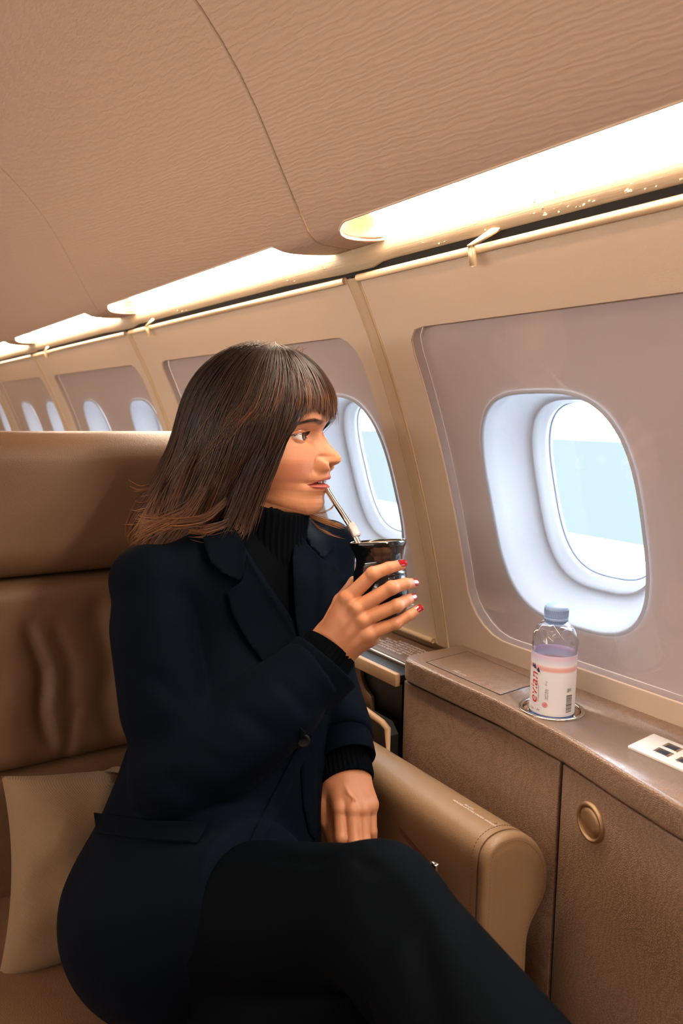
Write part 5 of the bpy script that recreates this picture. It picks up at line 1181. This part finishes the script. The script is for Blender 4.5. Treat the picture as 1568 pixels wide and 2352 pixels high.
def grow(n, seed, layer, kind):
    R_ = np.random.default_rng(seed); C0 = np.array([.018, -.004, .127])
    # roots over the scalp
    if kind == 'bang':
        az = R_.uniform(-1.45, 1.35, n); el_ = R_.uniform(.35, 1.25, n)
        q = np.stack([np.cos(az)*np.cos(el_)*.1, np.sin(az)*np.cos(el_)*.08, .03+np.sin(el_)*.09], -1); rootc = C0
    else:
        v = R_.normal(size=(n, 3)); v /= np.linalg.norm(v, axis=1)[:, None]; v[:, 2] = np.abs(v[:, 2])*.9+.02; q = v*[.105, .082, .10]+[-.004, 0, .02]
        q = q[(q[:, 0] < .045)]; n = len(q)
    off = layer+R_.uniform(-.0045, .0022, n); q, gn = proj(q, off, 4)
    end = np.where(R_.random(n) < .8, R_.uniform(-.158, -.138, n), R_.uniform(-.135, -.09, n))
    az = np.arctan2(q[:, 1], q[:, 0])
    if kind == 'bang':
        side = smooth(.45, 1.15, np.abs(az)); end = .030+.0055*np.sin(az*19)+.003*np.sin(az*47+1)+R_.normal(0, .0045, n)-.036*smooth(.32, .6, az)*(1-smooth(.9, 1.2, az))+side*-.018
        lng = (az < -1.2) | (az > 1.1) | (R_.random(n) < .0); end = np.where(lng, R_.uniform(-.10, -.0, n), end)
        wisp = (R_.random(n) < .02) & (np.abs(az) < .25); end = np.where(wisp, end-R_.uniform(.004, .010, n), end)
    paths = [q.copy()]; alive = np.ones(n, bool); step = .0062; K = 58; wob = R_.normal(0, 1, n); ph = R_.uniform(0, 6, n); bias = R_.normal(0, .06, n); cl = np.floor(ph*3)
    lens = np.ones(n, int)
    for k_ in range(K):
        r = q-C0; dist = np.linalg.norm(r, axis=1); rad = r/np.maximum(dist, 1e-5)[:, None]
        w = np.exp(-(dist/.075)**2)
        g_ = np.zeros_like(q); g_[:, 2] = -1
        z = q[:, 2]; backb = np.interp(z, [-.15, -.11, -.05, .0, .05, .11], [.95, .62, .50, .42, .34, .10])
        near = np.where(q[:, 1] < 0, 1.0, .8); g_[:, 0] -= (backb*near+bias)*(smooth(.085, .04, q[:, 0]) if kind == 'bang' else 1)
        g_[:, 1] += .07*np.sin(z*45+ph)*.6+.05*wob
        if kind == 'bang':
            s_ = smooth(.35, 1.2, np.abs(az)); g_[:, 0] -= .55*s_*smooth(.06, .02, z)
            g_[:, 1] += np.sign(q[:, 1])*-.12*smooth(.06, .03, z)*(1-s_)
        over = q[:, 0]-(xb(z)-.001+.002*wob); m = (z < .030) & (np.abs(q[:, 1]) > .030); g_[:, 0] -= np.where(m, np.clip(over/.006, 0, 4), 0)
        d = rad*w[:, None]*1.6+g_*(1-w)[:, None]; 
        _, gn = proj(q, off, 1); d -= gn*(d*gn).sum(1)[:, None]; d /= np.maximum(np.linalg.norm(d, axis=1), 1e-6)[:, None]
        q2 = q+d*step
        offz = off-(.0065*smooth(.055, .025, q2[:, 2]) if kind == 'bang' else 0)*(np.abs(az) < .9)
        q2, _ = proj(q2, offz, 1)
        alive &= (q2[:, 2] > end) & ~((q2[:, 2] < .034) & (q2[:, 0] > xb(q2[:, 2])+.007) & (q2[:, 1] < -.028)) & ~((q2[:, 2] < .014) & (q2[:, 1] < .036) & (q2[:, 0] > xb(q2[:, 2])+.007)); q = np.where(alive[:, None], q2, q); lens[alive] = k_+2; paths.append(q.copy())
        if not alive.any(): break
    return np.array(paths).transpose(1, 0, 2), lens, az, gn
HV_, HF_, HT_ = [], [], []; hn = 0
def add_ribbons(Pw, Nw, wid, tone):
    """Pw: (m,k,3) strands, all with k points"""
    global hn
    m_, k_, _ = Pw.shape; T = np.gradient(Pw, axis=1); T /= np.linalg.norm(T, axis=2)[..., None]+1e-9
    S = np.cross(T, Nw); S /= np.linalg.norm(S, axis=2)[..., None]+1e-9
    taper = np.minimum(1, np.linspace(1, 0, k_)*5+.12)*np.minimum(1, np.linspace(0, 1, k_)*8+.3)
    off = S*(wid[:, None]*taper)[..., None]; V = np.stack([Pw-off, Pw+Nw*(wid[:, None]*taper*.5)[..., None], Pw+off], 2)
    b = hn+(np.arange(m_)[:, None]*k_+np.arange(k_-1)[None])*3; b = b.reshape(-1)
    HV_.append(V.reshape(-1, 3)); HF_.append(np.stack([b, b+1, b+4, b+3], 1)); HF_.append(np.stack([b+1, b+2, b+5, b+4], 1)); HT_.append(np.repeat(tone.reshape(-1), 3)); hn += m_*k_*3
def resample(Ps, lens, k_=20):
    out = []
    for P_, L_ in zip(Ps, lens):
        if L_ < 5: continue
        t = np.linspace(0, L_-1, k_); i = np.clip(t.astype(int), 0, L_-2); u = (t-i)[:, None]; out.append(P_[i]*(1-u)+P_[i+1]*u)
    return np.array(out)
def emit(n, seed, layer, kind, w0, w1, tlo, thi, k_=20):
    Ps, lens, az, _ = grow(n, seed, layer, kind); Q = resample(Ps, lens, k_)
    for _ in range(2): Q[:, 1:-1] = (Q[:, :-2]+2*Q[:, 1:-1]+Q[:, 2:])/4
    sh = Q.shape; e = 1e-4; f = Q.reshape(-1, 3); s0 = hs_sdf(f); gr = np.stack([hs_sdf(f+np.eye(3)[i]*e)-s0 for i in range(3)], -1); gr /= np.linalg.norm(gr, axis=1)[:, None]+1e-9
    R_ = np.random.default_rng(seed+9); m_ = sh[0]; jit = R_.normal(0, .0007, (m_, 1, 3))*np.linspace(.2, 1.5, sh[1])[None, :, None]; Q = Q+jit
    Nw = (gr.reshape(sh)@HM); Pw = h2w(Q.reshape(-1, 3)).reshape(sh)
    t = np.linspace(0, 1, sh[1])[None]*.55+R_.uniform(tlo, thi, (m_, 1)); low = smooth(-.07, -.16, Q[..., 2])*.12
    add_ribbons(Pw, Nw, R_.uniform(w0, w1, m_), t+low)
emit(5200, 1, .000, 'side', .0004, .0009, -.22, .06, 24)
emit(5200, 2, .0020, 'side', .00022, .0006, -.20, .24, 24)
emit(1300, 3, .0000, 'bang', .0004, .0009, -.10, .12, 18)
emit(2200, 4, .0018, 'bang', .00022, .0005, -.10, .30, 18)
def custom(poly, n, spread, seed, tone, w=.0004, k_=22, curl=.0):
    R_ = np.random.default_rng(seed); P = np.array([A3(q_) for q_ in poly]); out = []; t0 = np.arange(len(P)); t1 = np.linspace(0, len(P)-1, k_)
    for i in range(n):
        Q = np.stack([np.interp(t1, t0, P[:, j]) for j in range(3)], -1); j0 = R_.normal(0, spread*.5, 3); j1 = R_.normal(0, spread, 3); s = np.linspace(0, 1, k_)[:, None]
        Q = Q+j0*(1-s)+j1*s+(R_.normal(0, spread*.7, 3)*np.sin(s*PI)); L = R_.uniform(.6, 1); m_ = max(6, int(k_*L)); tt = np.linspace(0, m_-1, k_); ii = np.clip(tt.astype(int), 0, k_-2); u = (tt-ii)[:, None]; Q = Q[ii]*(1-u)+Q[ii+1]*u
        for _ in range(4): Q[1:-1] = (Q[:-2]+2*Q[1:-1]+Q[2:])/4
        out.append(Q)
    out = np.array(out); add_ribbons(out, np.broadcast_to(-CF, out.shape), R_.uniform(w*.6, w*1.3, n), np.linspace(0, .42, k_)[None]**1.0+R_.uniform(tone-.12, tone+.12, (n, 1)))
# lock from the far side blown across the far lapel
custom([(690, 1170, 1.27), (712, 1184, 1.26), (740, 1196, 1.25), (770, 1204, 1.24), (803, 1215, 1.23)], 34, .0022, 11, .62, .00045)
custom([(700, 1182, 1.26), (730, 1212, 1.25), (765, 1230, 1.24), (806, 1238, 1.23)], 9, .0018, 12, .6, .0003)
custom([(700, 1176, 1.26), (735, 1180, 1.25), (762, 1168, 1.245), (776, 1140, 1.24)], 8, .0020, 13, .62, .0003)
# ends fanning out over the near shoulder
custom([(470, 1120, 1.13), (430, 1180, 1.12), (380, 1205, 1.11), (330, 1225, 1.105), (300, 1250, 1.105)], 70, .006, 14, .34, .0005)
custom([(520, 1150, 1.13), (470, 1195, 1.12), (400, 1205, 1.11), (340, 1200, 1.11), (305, 1195, 1.12)], 60, .005, 15, .36, .0005)
custom([(380, 1100, 1.16), (355, 1150, 1.15), (335, 1195, 1.14), (305, 1245, 1.13)], 50, .006, 16, .30, .0005)
custom([(540, 1160, 1.14), (520, 1205, 1.13), (470, 1222, 1.12), (410, 1215, 1.115)], 60, .005, 17, .22, .0005)
custom([(560, 1150, 1.15), (556, 1195, 1.14), (545, 1225, 1.135), (500, 1238, 1.125)], 60, .005, 18, .10, .0005)
custom([(600, 1120, 1.15), (580, 1165, 1.15), (568, 1210, 1.145), (556, 1245, 1.14)], 40, .005, 19, .12, .0004)
custom([(470, 1010, 1.14), (425, 1080, 1.14), (392, 1150, 1.14), (372, 1210, 1.135)], 40, .008, 26, .12, .0005)
custom([(668, 985, 1.135), (640, 1040, 1.132), (612, 1100, 1.133), (588, 1160, 1.135), (566, 1235, 1.136)], 90, .0045, 30, -.02, .0005)
custom([(650, 985, 1.130), (618, 1050, 1.128), (590, 1110, 1.128), (568, 1170, 1.130), (545, 1238, 1.130)], 110, .006, 31, -.06, .0005)
custom([(620, 990, 1.128), (585, 1060, 1.126), (560, 1120, 1.126), (538, 1180, 1.126), (505, 1235, 1.122)], 110, .007, 32, -.08, .0005)
# flyaways on the crown
for i_ in range(26):
    R2_ = random.Random(40+i_); x_ = R2_.uniform(520, 700); y_ = 806+abs(x_-610)*.14; custom([(x_, y_, 1.2), (x_+R2_.uniform(-12, 18), y_-14, 1.2), (x_+R2_.uniform(-30, 40), y_-R2_.uniform(12, 34), 1.2)], 2, .002, 60+i_, .35, .0002, 10)
for i_ in range(10):
    R2_ = random.Random(80+i_); y_ = R2_.uniform(1100, 1230); custom([(345, y_, 1.14), (318, y_+8, 1.14), (285-R2_.uniform(0, 25), y_-R2_.uniform(-10, 20), 1.14)], 1, .002, 90+i_, .6, .0002, 10)
V_ = np.concatenate(HV_); F_ = np.concatenate(HF_)
g = N('hair_strands'); a_ = g.n('ShaderNodeAttribute'); a_.attribute_name = 'tone'; cr = g.n('ShaderNodeValToRGB'); g.l(a_.outputs['Fac'], cr.inputs[0]); el = cr.color_ramp.elements
el[0].position = 0; el[0].color = (*s2l((26, 17, 13)), 1); el[1].position = 1; el[1].color = (*s2l((176, 128, 84)), 1)
for ps, cc in ((.3, (52, 31, 20)), (.55, (90, 55, 33)), (.8, (136, 92, 56))): e = el.new(ps); e.color = (*s2l(cc), 1)
g.l(cr.outputs[0], g.b.inputs['Base Color']); g.b.inputs['Roughness'].default_value = .42; g.b.inputs['Specular IOR Level'].default_value = .35; M['hair'] = g.m
so = mobj('hair_strands', V_, F_, M['hair']); at_ = so.data.attributes.new('tone', 'FLOAT', 'POINT'); at_.data.foreach_set('value', np.concatenate(HT_).astype(np.float32)); so['kind'] = 'stuff'; child(so, woman)
